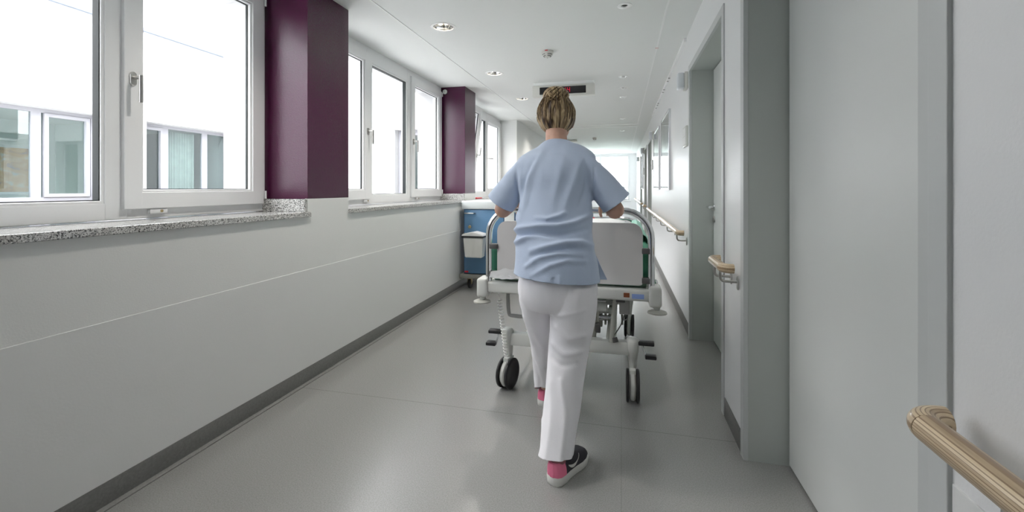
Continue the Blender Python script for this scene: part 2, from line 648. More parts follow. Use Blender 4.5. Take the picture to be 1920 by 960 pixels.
def evaluated(o):
    dg = bpy.context.evaluated_depsgraph_get()
    dg.update()
    me = bpy.data.meshes.new_from_object(o.evaluated_get(dg))
    return me


def remeshed(mb, voxel, smooth=4, fac=0.5):
    me = bpy.data.meshes.new('tmp')
    bmesh.ops.recalc_face_normals(mb.bm, faces=mb.bm.faces)
    mb.bm.to_mesh(me)
    mb.bm.free()
    o = bpy.data.objects.new('tmp', me)
    COL.objects.link(o)
    md = o.modifiers.new('r', 'REMESH')
    md.mode = 'VOXEL'
    md.voxel_size = voxel
    if smooth:
        s = o.modifiers.new('s', 'SMOOTH')
        s.factor = fac
        s.iterations = smooth
    out = evaluated(o)
    bpy.data.objects.remove(o)
    bpy.data.meshes.remove(me)
    return out


# ------------------------------------------------------------------ the room
XL, XR, XW, XD = -1.875, 0.53, -2.19, 0.70     # parapet face, right wall face, window frame face, door leaf plane
HC = 2.46
YE = 16.5                                       # end of the corridor
YB = -5.6
XO = -2.5                                       # outer face of the window wall
BAYS = [(-0.05, 2.345), (2.765, 5.17), (5.57, 7.96)]
COLS = [(2.345, 2.765), (5.17, 5.57)]
SILL = 1.055

mb = MB(); mb.box(XO, XR + 1.4, YB, YE + 0.3, -0.12, 0.0)
struct(mb.build('floor', M['floor'], smooth=False, origin=(0, 0, 0)), 'grey speckled vinyl floor of the corridor')

# downlight positions in the ceiling
BIG = [(-1.35, y) for y in (1.8, 3.228, 4.663, 6.07, 7.5, 8.9, 10.3)]
SMALL = [(0.022, y) for y in (1.15, 3.149, 5.144, 5.72, 6.292, 8.291, 9.996, 12.154)]
mb = MB(); mb.box(XO, XR + 1.4, YB, YE + 0.3, HC, HC + 0.14)
cme = bpy.data.meshes.new('c'); mb.bm.to_mesh(cme); mb.bm.free()
co = bpy.data.objects.new('ctmp', cme); COL.objects.link(co)
cut = MB()
for x, y in BIG: cut.cyl((x, y, HC - 0.05), (x, y, HC + 0.11), 0.081, 40)
for x, y in SMALL: cut.cyl((x, y, HC - 0.05), (x, y, HC + 0.06), 0.034, 32)
kme = bpy.data.meshes.new('k'); bmesh.ops.recalc_face_normals(cut.bm, faces=cut.bm.faces); cut.bm.to_mesh(kme); cut.bm.free()
ko = bpy.data.objects.new('ktmp', kme); COL.objects.link(ko)
bo = co.modifiers.new('b', 'BOOLEAN'); bo.operation = 'DIFFERENCE'; bo.object = ko; bo.solver = 'EXACT'
ceil_me = evaluated(co)
bpy.data.objects.remove(co); bpy.data.objects.remove(ko)
ceil_o = struct(link('ceiling', ceil_me, M['ceil'], smooth=False, origin=(0, 0, 0)), 'smooth white corridor ceiling with fine joints')

# ceiling joint profiles
mb = MB(); mb.box(-1.632, -1.622, YB, YE, HC - 0.004, HC + 0.01)
struct(mb.build('trim_1', M['trimw'], smooth=False), 'white joint profile along the ceiling on the window side')
mb = MB(); mb.box(0.304, 0.316, YB, 8.98, HC - 0.003, HC + 0.01); mb.box(0.304, 0.316, 9.2, YE, HC - 0.003, HC + 0.01)
struct(mb.build('trim_2', M['trimw'], smooth=False), 'white joint profile along the ceiling on the door side')
mb = MB(); mb.box(XL, 0.316, 8.96, 8.99, HC - 0.006, HC + 0.01); mb.box(XL, 0.316, 9.30, 9.34, HC - 0.006, HC + 0.01)
struct(mb.build('trim_3', M['trimw'], smooth=False), 'pair of white joint profiles running across the ceiling')

# left wall: parapet, columns, far part
mb = MB(); mb.box(XO, XL, YB, 7.96, 0.0, SILL - 0.03)
for y0, y1 in COLS: mb.box(XL - 0.02, XL, y0, y1, SILL - 0.03, 1.135)
mb.box(XO, XL - 0.001, YB, -0.05, SILL - 0.03, HC)  # unseen bays behind the viewer walled up to darken the foreground
struct(mb.build('wall_left', M['wall_l'], smooth=False), 'white parapet wall under the windows, with an added closed part behind the viewer')
mb = MB(); mb.box(XL - 0.002, XL + 0.0025, YB, 8.0, 0.1, 0.70, bev=0.0015)
struct(mb.build('trim_4', M['wall_low'], smooth=False), 'washable coat on the lower half of the parapet wall')
mb = MB(); mb.box(XO - 0.3, XL, 7.96, 14.0, 0.0, HC); mb.box(XO - 0.3, XL, 16.0, YE, 0.0, HC)
mb.box(XO - 0.3, XL, 14.0, 16.0, 0.0, 0.8)  # opening left for the added window band
struct(mb.build('wall_left_far', M['wall_l'], smooth=False), 'plain white wall beyond the last window bay')
for k, (y0, y1) in enumerate(COLS):
    mb = MB(); mb.box(XW - 0.05, XL, y0, y1, 1.135, HC, bev=0.002)
    mb.box(XW - 0.05, XL - 0.02, y0 + 0.001, y1 - 0.001, SILL - 0.03, 1.1355)
    c = mb.build('column', M['purple'], smooth=False)
    struct(c, ['big aubergine painted wall column nearest the viewer', 'aubergine painted wall column further down the corridor'][k])
mb = MB(); mb.box(XL, XL + 0.004, YB, 7.96, 0.0, 0.1, bev=0.001)
mb.box(XL, XL + 0.004, 7.97, YE, 0.0, 0.1)
mb.prism([(XL, 0.0), (XL + 0.016, 0.0), (XL + 0.016, 0.004), (XL + 0.004, 0.014), (XL, 0.014)], 1, YB, YE)
struct(mb.build('baseboard_left', M['base']), 'grey vinyl skirting below the parapet wall')

# right wall with door recesses
DOORS = [(0.91, 2.16), (2.565, 3.765), (8.35, 9.42), (9.86, 10.85), (12.1, 13.1)]
HD = 2.15
HDS = [2.15, 2.15, 2.10, 2.10, 2.10]
mb = MB()
y = YB
for (a, b), h in zip(DOORS, HDS):
    mb.box(XR, XR + 0.35, y, a, 0, HC)
    mb.box(XR, XR + 0.35, a, b, h, HC)
    y = b
mb.box(XR, XR + 0.35, y, YE, 0, HC)
struct(mb.build('wall_right', M['wall'], smooth=False), 'white wall with the room doors')
mb = MB()
y = YB
for (a, b) in DOORS + [(YE, YE)]:
    mb.box(XR - 0.004, XR, y, a - (0.035 if a < YE else 0), 0.0, 0.1, bev=0.001)
    y = b + 0.035
struct(mb.build('baseboard_right', M['base']), 'grey vinyl skirting along the door wall')

mb = MB(); mb.box(XR - 0.0025, XR + 0.002, YB, DOORS[0][0] - 0.03, 0.1, 0.715, bev=0.0015)
struct(mb.build('trim_6', M['wall_low'], smooth=False), 'washable coat on the lower half of the near door wall')


def lever(mbh, y, z, x, dy):
    """door lever on the leaf plane x, pointing away from the door edge by dy"""
    mbh.cyl((x, y, z), (x - 0.008, y, z), 0.026, 28, bev=0.002)
    mbh.tube([(x, y, z), (x - 0.045, y, z), (x - 0.056, y + 0.012 * (1 if dy > 0 else -1), z), (x - 0.058, y + dy * 0.5, z), (x - 0.056, y + dy, z + 0.002)], 0.0095, 14, smooth=3)


def door(n, a, b, head, label, handle_y=None, hdir=-1):
    e = sempty('door_%d' % n, (XR, (a + b) / 2, 0), label)
    t = 0.028
    # jamb lining inside the recess
    mb = MB()
    mb.box(XR + 0.006, XD + 0.12, b - 0.018, b + 0.001, 0, head)
    mb.box(XR + 0.006, XD + 0.12, a - 0.001, a + 0.018, 0, head)
    mb.box(XR + 0.006, XD + 0.12, a, b, head - 0.018, head + 0.001)
    mb.build('frame_lining', M['jamb'], e, smooth=False)
    mb = MB()
    mb.box(XR - 0.008, XR + 0.012, b - 0.02, b + t, 0, head + t, bev=0.002)
    mb.box(XR - 0.008, XR + 0.012, a - t, a + 0.02, 0, head + t, bev=0.002)
    mb.box(XR - 0.0075, XR + 0.0115, a - t + 0.0005, b + t - 0.0005, head - 0.0195, head + t - 0.0005, bev=0.002)
    mb.build('frame_edge', M['jamb_l'], e, smooth=False)
    mb = MB()
    mb.box(XD + 0.03, XD + 0.05, a + 0.02, b - 0.02, 0.0, head - 0.02)  # black sheet behind the leaf, painting in the shade of the gap
    mb.build('gap_shade_sheet', M['dark'], e, smooth=False)
    mb = MB()
    mb.box(XD, XD + 0.04, a + 0.37 if n == 1 else a + 0.028, b - 0.030, 0.012, head - 0.026, bev=0.002)
    lf = mb.build('door_leaf', M['leaf'], e, smooth=False)
    if n == 1:
        mb = MB(); mb.box(XD - 0.004, XD + 0.04, a + 0.326, a + 0.366, 0.0, head - 0.02, bev=0.002)
        mb.build('side_post', M['jamb_l'], e, smooth=False)
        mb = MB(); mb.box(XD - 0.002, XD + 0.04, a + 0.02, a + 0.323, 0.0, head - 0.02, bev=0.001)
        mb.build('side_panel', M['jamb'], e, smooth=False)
    if handle_y is not None:
        mb = MB(); lever(mb, handle_y, 1.055, XD, hdir * 0.12)
        mb.build('door_lever', M['chrome'], e)
        mb = MB(); mb.cyl((XD, handle_y, 0.96), (XD - 0.008, handle_y, 0.96), 0.026, 24, bev=0.002)
        mb.box(XD - 0.013, XD - 0.007, handle_y - 0.004, handle_y + 0.004, 0.945, 0.975)
        mb.build('lock_escutcheon', M['steel'], e)
    return e


door(1, *DOORS[0], HDS[0], 'wide light grey room door nearest the viewer, in a grey frame')
door(2, *DOORS[1], HDS[1], 'pale grey door with a chrome lever in a deep grey-green frame', 3.70, -1)
door(3, *DOORS[2], HDS[2], 'grey framed door beyond the two wall pictures', 9.33, -1)
door(4, *DOORS[3], HDS[3], 'next grey framed door after the pair of handrail ends', 10.76, -1)
door(5, *DOORS[4], HDS[4], 'distant grey framed door near the corridor end', 13.0, -1)

# end wall with window
EW0, EW1 = -1.3, 0.30
mb = MB()
mb.box(XO - 0.3, XR + 1.4, YE, YE + 0.3, 0.0, 0.77)
mb.box(XO - 0.3, XR + 1.4, YE, YE + 0.3, 2.40, HC)
mb.box(EW1, XR + 1.4, YE, YE + 0.3, 0.77, 2.40)
mb.box(XO - 0.3, EW0, YE, YE + 0.3, 0.77, 2.40)
struct(mb.build('wall_end', M['wall'], smooth=False), 'end wall of the corridor around a big window')
mb = MB(); mb.box(XO, XR + 1.4, YB - 0.2, YB, 0.0, HC)
struct(mb.build('wall_back', M['wall'], smooth=False), 'wall closing the corridor behind the viewer')
e = sempty('window_4', ((EW0 + EW1) / 2, YE + 0.1, 0.77), 'bright window filling the end wall of the corridor')
mb = MB()
for x0, x1 in ((EW0, EW0 + 0.06), (EW1 - 0.07, EW1), (-0.80, -0.70)): mb.box(x0, x1, YE + 0.06, YE + 0.13, 0.77, 2.40, bev=0.003)
for z0, z1 in ((0.77, 0.83), (2.34, 2.40), (1.20, 1.27)): mb.box(EW0 + 0.001, EW1 - 0.001, YE + 0.063, YE + 0.127, z0 + 0.001, z1 - 0.001, bev=0.003)
mb.build('window_frame', M['pvc'], e)
mb = MB(); mb.box(EW0, EW1, YE + 0.09, YE + 0.10, 0.78, 2.39)
mb.build('window_pane', M['glass'], e, smooth=False)
mb = MB(); mb.box(EW0 - 0.03, EW1 + 0.03, YE - 0.05, YE + 0.06, 0.745, 0.77, bev=0.004)
mb.build('window_sill', M['pvc'], e)


e = sempty('window_9', (XL - 0.3, 15.0, 0.8), 'added window band brightening the far corridor end, unseen behind the nurse')  # added out of sight to bring daylight to the far end
mb = MB()
for k in range(5): mb.box(XL - 0.35, XL - 0.28, 14.0 + 1.94 * k / 4, 14.06 + 1.94 * k / 4, 0.8, HC, bev=0.003)
for z0, z1 in ((0.8, 0.86), (HC - 0.08, HC)): mb.box(XL - 0.347, XL - 0.283, 14.001, 15.999, z0 + 0.001, z1 - 0.001, bev=0.003)
mb.build('window_frame', M['pvc'], e)
mb = MB(); mb.box(XL - 0.32, XL - 0.31, 14.0, 16.0, 0.82, HC - 0.02)
mb.build('window_pane', M['glass'], e, smooth=False)


# ------------------------------------------------------------------ windows of the left side
def ring_frame(mb, x0, x1, y0, y1, z0, z1, w, bev=0.003):
    ws = w if isinstance(w, tuple) else (w, w, w, w)  # left, right, bottom, top
    mb.box(x0, x1, y0, y0 + ws[0], z0, z1, bev)
    mb.box(x0, x1, y1 - ws[1], y1, z0, z1, bev)
    mb.box(x0 + 0.0005, x1 - 0.0005, y0 + ws[0] * 0.5, y1 - ws[1] * 0.5, z0, z0 + ws[2], bev)
    mb.box(x0 + 0.0005, x1 - 0.0005, y0 + ws[0] * 0.5, y1 - ws[1] * 0.5, z1 - ws[3], z1, bev)


def window_handle(parent, x, y, z, mode='down', T=None):
    mb = MB()
    # oval rose
    prof = [(0.0, 0.0), (0.0145, 0.0), (0.0145, 0.006), (0.012, 0.009), (0.0, 0.009)]
    t = MB()
    t.lathe((0, 0, 0), prof, 28, (1, 0, 0))
    for v in t.bm.verts:
        v.co.z += 0.0175 * (1 if v.co.z > 0 else -1)
    for v in t.bm.verts: v.co += Vector((x, y, z))
    mb.merge(t.bm)
    mb.tube([(x + 0.004, y, z + 0.004), (x + 0.05, y, z + 0.004)], 0.0075, 14)
    L = 0.115
    d = {'down': Vector((0, 0, -1)), 'up': Vector((0, 0.05, 1)).normalized(), 'side': Vector((0.25, 1, 0)).normalized()}[mode]
    p = Vector((x + 0.05, y, z + 0.004))
    mb.tube([p - d * 0.0085, p + d * L], 0.0085, 14, rb=0.0085)
    if T is not None:
        for v in mb.bm.verts: v.co = T @ v.co
    return mb.build('window_handle', M['steel'], parent)


def sash(parent, y0, y1, z0, z1, handle_at, mode='down', tilt=0.0, swing=0.0):
    """inward opening sash: profile, gasket, pane, handle; tilt about the bottom edge, swing about the far jamb"""
    T = Matrix.Identity(4)
    if tilt:
        T = Matrix.Translation((XW, 0, z0)) @ Matrix.Rotation(tilt, 4, 'Y') @ Matrix.Translation((-XW, 0, -z0))
    if swing:
        T = Matrix.Translation((XW, y1, 0)) @ Matrix.Rotation(swing, 4, 'Z') @ Matrix.Translation((-XW, -y1, 0))
    mb = MB()
    ring_frame(mb, XW - 0.02, XW + 0.022, y0, y1, z0, z1, (0.078, 0.085, 0.078, 0.078))
    ring_frame(mb, XW - 0.05, XW - 0.0205, y0 + 0.012, y1 - 0.012, z0 + 0.012, z1 - 0.012, 0.06)
    ring_frame(mb, XW - 0.018, XW + 0.012, y0 + 0.07, y1 - 0.077, z0 + 0.07, z1 - 0.07, 0.02, 0.004)
    for v in mb.bm.verts: v.co = T @ v.co
    s = mb.build('sash', M['pvc'], parent, smooth=False)
    mb = MB()
    ring_frame(mb, XW - 0.0185, XW - 0.006, y0 + 0.088, y1 - 0.095, z0 + 0.088, z1 - 0.088, 0.006, 0)
    for v in mb.bm.verts: v.co = T @ v.co
    mb.build('gasket', M['gasket'], s, smooth=False)
    mb = MB(); mb.box(XW - 0.024, XW - 0.016, y0 + 0.08, y1 - 0.085, z0 + 0.08, z1 - 0.08)
    for v in mb.bm.verts: v.co = T @ v.co
    mb.build('window_pane', M['glass'], s, smooth=False)
    hy = y0 + 0.034 if handle_at == 'near' else y1 - 0.045
    window_handle(s, XW + 0.022, hy, 1.70, mode, T)
    # hinges on the far stile
    if handle_at == 'near':
        mb = MB()
        for z in (z0 + 0.03, z1 - 0.06):
            mb.cyl((XW + 0.026, y1 + 0.008, z), (XW + 0.026, y1 + 0.008, z + 0.05), 0.006, 12, bev=0.001)
        mb.build('hinge', M['pvc'], s)
    return s


WL = ['big white framed window at the left edge of the photo', 'white framed window between the two aubergine columns', 'white framed window with a tilted sash beyond the second column']
for n, (y0, y1) in enumerate(BAYS):
    idx = n + 1
    e = sempty('window_%d' % idx, (XW, (y0 + y1) / 2, SILL), WL[n])
    z0, z1 = SILL + 0.003, HC
    d = y0
    mA, mC = d + 0.775, d + 1.56    # mullion centres
    mb = MB()
    ring_frame(mb, XW - 0.07, XW, y0, y1, z0, z1, (0.05, 0.05, 0.075, 0.13))
    mb.box(XW - 0.068, XW + 0.001, mA - 0.045, mA + 0.045, z0 + 0.001, z1, 0.003)
    mb.box(XW - 0.068, XW + 0.001, mC - 0.06, mC + 0.03, z0 + 0.001, z1, 0.003)
    # glazing bead of the fixed light
    ring_frame(mb, XW - 0.05, XW - 0.004, mA + 0.035, mC - 0.05, z0 + 0.065, z1 - 0.12, 0.022, 0.004)
    mb.build('window_frame', M['pvc'], e, smooth=False)
    mb = MB()
    ring_frame(mb, XW - 0.048, XW - 0.012, mA + 0.055, mC - 0.07, z0 + 0.085, z1 - 0.14, 0.006, 0)
    mb.build('gasket', M['gasket'], e, smooth=False)
    mb = MB(); mb.box(XW - 0.045, XW - 0.037, mA + 0.04, mC - 0.05, z0 + 0.07, z1 - 0.125)
    mb.build('window_pane', M['glass'], e, smooth=False)
    sz0, sz1 = z0 + 0.046, z1 - 0.06
    sash(e, y0 + 0.03, mA - 0.012, sz0, sz1, 'far', 'up' if n == 2 else 'down', tilt=R(7) if n == 2 else 0)
    sash(e, mC + 0.004, y1 - 0.03, sz0, sz1, 'near', 'side' if n == 2 else 'down', swing=R(-3.5) if n == 2 else 0)
    # magnetic contacts on the bottom frame
    for yy in (mA - 0.10, mC + 0.12):
        mb = MB(); mb.box(XW - 0.002, XW + 0.016, yy, yy + 0.085, z0 + 0.020, z0 + 0.044, bev=0.004)
        k = mb.build('window_contact', M['pvc'], e)
        mb = MB(); mb.cyl((XW + 0.0155, yy + 0.055, z0 + 0.032), (XW + 0.018, yy + 0.055, z0 + 0.032), 0.007, 16)
        mb.build('contact_eye', M['brass'], k)
    mb = MB()
    mb.box(XW - 0.07, XL + 0.018, y0 + 0.0, y1 + (0.012 if n == 0 else -0.001), SILL - 0.03, SILL, bev=0.003)
    mb.box(XW + 0.001, XL - 0.004, y1 - 0.022, y1 - 0.001, SILL, 1.133, bev=0.002)
    mb.build('window_sill', M['granite'], e, smooth=False)
    # strip of wall under and over the frame outside
    mb = MB(); mb.box(XO - 0.04, XW - 0.06, y0 + 0.001, y1 - 0.001, SILL - 0.03, SILL - 0.005, bev=0.002)
    mb.build('outer_sill', M['coping'], e, smooth=False)

# outside skin over the windows
mb = MB()
mb.box(XO, XW - 0.06, YB, 7.96, HC - 0.06, HC + 1.6)
mb.box(XO - 0.01, XO + 0.02, YB, 7.96, -1.0, SILL - 0.035)
for y0, y1 in COLS: mb.box(XO - 0.012, XW - 0.0505, y0, y1, SILL - 0.04, HC)
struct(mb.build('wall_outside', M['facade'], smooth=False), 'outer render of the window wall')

# ------------------------------------------------------------------ courtyard
XF = -8.46
YP = 8.25
mb = MB(); mb.box(-40, XO - 0.013, -14, YP, -1.1, -1.0)
struct(mb.build('courtyard_ground', M['gravel'], smooth=False))
OPEN = [(-3.0, 5.62), (6.28, 8.24)]
mb = MB()
mb.box(XF - 0.30, XF, -14, YP, -1.0, 1.0)
mb.box(XF - 0.30, XF, -14, YP, 2.43, 4.06)
mb.box(XF - 0.30, XF, 5.62, 6.28, 1.0, 2.43)
mb.box(XF - 0.30, XF, -14, -3.0, 1.0, 2.43)
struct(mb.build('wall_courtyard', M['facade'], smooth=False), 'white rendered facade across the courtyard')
mb = MB(); mb.box(XF - 0.32, XF + 0.05, -14, YP, 4.06, 4.12, bev=0.004)
mb.box(XF - 0.30, XF + 0.03, -14, YP, 0.965, 1.0, bev=0.003)
struct(mb.build('trim_5', M['coping'], smooth=False), 'thin metal ledge and sills on the courtyard facade')
mb = MB(); mb.box(XF - 0.3, XF - 0.005, -14, YP, 4.12, 5.4)
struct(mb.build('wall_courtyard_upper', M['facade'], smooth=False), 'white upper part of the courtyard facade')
# windows across
for k, (a, b) in enumerate(OPEN):
    e = sempty('window_%d' % (6 + k), (XF - 0.22, (a + b) / 2, 1.0), ['long strip window across the courtyard, seen through the left edge pane', 'window across the courtyard with a curtain behind it'][k])
    X0 = XF - 0.25
    mb = MB()
    ring_frame(mb, X0 - 0.06, X0, a, b, 1.0, 2.43, 0.06)
    cuts = [4.0, 4.84, 2.4, 3.2, 0.8, -0.8] if k == 0 else [6.82, 7.67]
    for c in cuts: mb.box(X0 - 0.059, X0 - 0.001, c - 0.06, c + 0.06, 1.0, 2.43, 0.003)
    ring_frame(mb, X0 - 0.05, X0 + 0.02, *( (4.93, 5.54) if k == 0 else (6.36, 6.77)), 1.06, 2.37, 0.055)
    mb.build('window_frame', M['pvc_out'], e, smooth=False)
    mb = MB(); mb.box(X0 - 0.035, X0 - 0.028, a + 0.03, b - 0.03, 1.03, 2.40)
    mb.build('window_pane', M['glass2'], e, smooth=False)
# room behind: back wall, ceiling, floor
mb = MB()
mb.box(-11.5, -11.25, -14, YP + 2, -0.1, 2.6)
mb.box(-11.3, XF - 0.3, -14, YP + 2, 2.5, 2.62)
mb.box(-11.3, XF - 0.3, -14, YP + 2, -0.1, 0.0)
mb.box(-11.3, XF - 0.3, YP + 0.02, YP + 0.1, 0, 2.5)
mb.box(-11.3, XF - 0.3, -14.1, -14, 0, 2.5)
mb.box(-11.3, -9.6, 6.55, 6.62, 0, 2.5)
struct(mb.build('wall_far_corridor', M['room'], smooth=False), 'corridor walls inside the opposite wing')


def picture(name, axis_x, y0, y1, z0, z1, face, m, label, cat='picture', frame_m=None, glass=True, passe=0.05, group=None, depth=0.025):
    """picture hung on a wall at x=axis_x; face +1/-1 is the direction it looks along X"""
    e = thing(name, label, cat, (axis_x, (y0 + y1) / 2, z0), group)
    s = face
    xa, xb = sorted((axis_x, axis_x + s * depth))
    mb = MB()
    ring_frame(mb, xa, xb, y0, y1, z0, z1, 0.02, 0.002)
    mb.build('picture_frame', frame_m or M['chrome'], e, smooth=False)
    xa, xb = sorted((axis_x + s * 0.001, axis_x + s * (depth - 0.014)))
    mb = MB(); mb.box(xa, xb, y0 + 0.01, y1 - 0.01, z0 + 0.01, z1 - 0.01)
    mb.build('mount_board', M['paper'], e, smooth=False)
    xa, xb = sorted((axis_x + s * (depth - 0.0138), axis_x + s * (depth - 0.012)))
    mb = MB(); mb.box(xa, xb, y0 + 0.02 + passe, y1 - 0.02 - passe, z0 + 0.02 + passe, z1 - 0.02 - passe)
    mb.build('painting', m, e, smooth=False)
    if glass:
        xa, xb = sorted((axis_x + s * (depth - 0.008), axis_x + s * (depth - 0.005)))
        mb = MB(); mb.box(xa, xb, y0 + 0.018, y1 - 0.018, z0 + 0.018, z1 - 0.018)
        mb.build('picture_glass', M['glassp'], e, smooth=False)
    return e


picture('wall_picture', -11.25, 4.55, 6.22, 1.06, 2.04, 1, M['pic2'], 'big orange and brown picture inside the wing across the courtyard', frame_m=M['plastic_w'], glass=False)
picture('wall_picture', -11.25, 6.75, 7.75, 1.06, 2.04, 1, M['pic3'], 'dark blue-grey picture seen through the courtyard window, right of the orange one', frame_m=M['plastic_w'], glass=False)
# curtain behind the second window
mb = MB()
pts0 = []
nn = 90
for i in range(nn + 1):
    yy = 6.9 + 0.72 * i / nn
    pts0.append((XF - 0.48 + 0.025 * math.sin(i * 0.9) + 0.01 * math.sin(i * 0.37), yy))
for i in range(nn):
    (xa, ya), (xb, yb) = pts0[i], pts0[i + 1]
    v = [mb.bm.verts.new(p) for p in ((xa, ya, 0.9), (xb, yb, 0.9), (xb, yb, 2.35), (xa, ya, 2.35), (xa - 0.004, ya, 0.9), (xb - 0.004, yb, 0.9), (xb - 0.004, yb, 2.35), (xa - 0.004, ya, 2.35))]
    for f in ((0, 1, 2, 3), (5, 4, 7, 6), (3, 2, 6, 7), (1, 0, 4, 5)): mb.bm.faces.new([v[q] for q in f])
bmesh.ops.remove_doubles(mb.bm, verts=mb.bm.verts, dist=0.0004)
tag(mb.build('curtain', M['curtain']), 'grey-green curtain hanging behind the courtyard window', 'curtain')

# wall closing the courtyard, with a window near the corridor
PW = (-4.52, -3.35)
mb = MB()
mb.box(XF - 3, PW[0], YP, YP + 0.3, -1.0, 5.4)
mb.box(PW[1], XO, YP, YP + 0.3, -1.0, 5.4)
mb.box(PW[0], PW[1], YP, YP + 0.3, -1.0, 1.0)
mb.box(PW[0], PW[1], YP, YP + 0.3, 2.40, 5.4)
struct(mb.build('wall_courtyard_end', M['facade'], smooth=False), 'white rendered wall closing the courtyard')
e = sempty('window_8', ((PW[0] + PW[1]) / 2, YP + 0.2, 1.0), 'dark window in the wall closing the courtyard')
mb = MB()


def ring_frame_y(mb, y0, y1, x0, x1, z0, z1, w, bev=0.003):
    mb.box(x0, x0 + w, y0, y1, z0, z1, bev); mb.box(x1 - w, x1, y0, y1, z0, z1, bev)
    mb.box(x0 + w * .5, x1 - w * .5, y0 + .0005, y1 - .0005, z0, z0 + w, bev); mb.box(x0 + w * .5, x1 - w * .5, y0 + .0005, y1 - .0005, z1 - w, z1, bev)


ring_frame_y(mb, YP + 0.16, YP + 0.22, PW[0], PW[1], 1.0, 2.40, 0.06)
ring_frame_y(mb, YP + 0.14, YP + 0.16, PW[0] + 0.05, -3.95, 1.05, 2.35, 0.055)
mb.box(-3.95, -3.85, YP + 0.16, YP + 0.22, 1.0, 2.4, 0.003)
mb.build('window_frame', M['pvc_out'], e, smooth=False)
mb = MB(); mb.box(PW[0] + 0.03, PW[1] - 0.03, YP + 0.185, YP + 0.19, 1.03, 2.37)
mb.build('window_pane', M['glass2'], e, smooth=False)
mb = MB()
mb.box(PW[0] - 0.4, PW[1] + 0.4, YP + 1.6, YP + 1.7, 0, 2.6)
mb.box(PW[0] - 0.4, PW[0] - 0.3, YP + 0.3, YP + 1.7, 0, 2.6)
mb.box(PW[1] + 0.3, PW[1] + 0.4, YP + 0.3, YP + 1.7, 0, 2.6)
mb.box(PW[0] - 0.4, PW[1] + 0.4, YP + 0.3, YP + 1.7, 2.5, 2.6)
mb.box(PW[0] - 0.4, PW[1] + 0.4, YP + 0.3, YP + 1.7, -0.1, 0.0)
struct(mb.build('wall_side_room', M['room'], smooth=False), 'room behind the dark courtyard window')

# landscape beyond the end window
mb = MB()
for i in range(60):
    a = -60 + i * 2.0
    h = 2.4 + 1.6 * noise.noise(Vector((a * 0.06, 0, 0))) + 0.5 * noise.noise(Vector((a * 0.5, 3, 0)))
    mb.box(a, a + 2.02, 120, 124, -6, h - 2.0)
struct(mb.build('distant_hills', M['hill']), 'hazy hills beyond the end window')
mb = MB(); mb.box(-80, 80, YE + 0.4, 130, -6.2, -6.0)
struct(mb.build('outside_ground', M['hill'], smooth=False))

# ------------------------------------------------------------------ handrails
RX, RZ, RR = 0.452, 0.835, 0.0215


def bend(y_end, sgn, parent):
    """quarter bend from the rail into the wall; sgn -1 for the near end, +1 for the far end"""
    r = 0.034
    cy = y_end - sgn * r * 0
    c = Vector((RX + r, cy, RZ))
    pts = []
    for k in range(9):
        a = (PI / 2) * k / 8
        pts.append((c.x - r * math.cos(a), c.y + sgn * r * math.sin(a), RZ))
    pts.append((XR - 0.036, c.y + sgn * r, RZ))
    mb = MB(); mb.tube(pts, RR, 24, rb=RR * 1.02)
    o = mb.build('end_bend', M['wood_b'], parent, origin=(c.x, c.y, RZ))
    return o


def bracket(y, parent):
    mb = MB()
    mb.tube([(RX, y, RZ - RR + 0.002), (RX, y, RZ - 0.05), (RX + 0.006, y, RZ - 0.066), (RX + 0.022, y, RZ - 0.072), (XR - 0.002, y, RZ - 0.072)], 0.0065, 12, smooth=3)
    t = MB(); t.lathe((0, 0, 0), [(0.0, 0.0), (0.017, 0.0), (0.017, 0.004), (0.014, 0.007), (0.0, 0.007)], 24, (-1, 0, 0))
    for v in t.bm.verts:
        v.co.z *= 1.9
        v.co += Vector((XR, y, RZ - 0.078))
    mb.merge(t.bm)
    return mb.build('bracket', M['steel'], parent)


def handrail(y0, y1, brackets, label, near_bend=True, far_bend=True):
    e = thing('handrail', label, 'handrail', (XR, y0, RZ), 'wooden handrails along the door wall')
    a = y0 + (0.036 if near_bend else 0)
    b = y1 - (0.036 if far_bend else 0)
    mb = MB(); mb.tube([(RX, a, RZ), (RX, b, RZ)], RR, 28, rb=RR * 1.02)
    mb.build('rail', M['wood'], e, origin=(RX, a, RZ))
    if near_bend: bend(a, -1, e)
    if far_bend: bend(b, 1, e)
    for y in brackets: bracket(y, e)
    return e


handrail(-3.0, 0.838, [0.66, -0.3, -1.4, -2.5], 'laminated wooden handrail in the bottom right corner of the photo', near_bend=False)
handrail(2.185, 2.47, [2.26, 2.39], 'short wooden handrail piece on the wall strip between the two nearest doors')
handrail(3.83, 8.25, [3.93, 4.75, 5.5, 6.2, 6.9, 7.6, 8.12], 'long wooden handrail running below the two glazed wall pictures')
handrail(9.47, 9.82, [9.55, 9.74], 'short distant handrail piece between two far door frames')
handrail(10.9, 16.2, [11.0, 12.0, 13.2, 14.4, 15.6], 'furthest wooden handrail, leading to the end window')

# ------------------------------------------------------------------ things on the door wall
picture('wall_picture', XR, 5.15, 6.13, 1.18, 2.08, -1, M['pic'], 'nearer of the two glazed pictures above the long handrail')
picture('wall_picture', XR, 6.53, 7.54, 1.18, 2.08, -1, M['pic'], 'further of the two glazed pictures above the long handrail, left one in the photo')
picture('wall_picture', XR, 11.4, 11.9, 1.18, 2.05, -1, M['pic'], 'narrow picture on the door wall far down the corridor')
picture('wall_picture', XL, 8.5, 9.0, 1.30, 1.62, 1, M['pic2'], 'small orange picture on the left wall beyond the last window', frame_m=M['wood_s'])


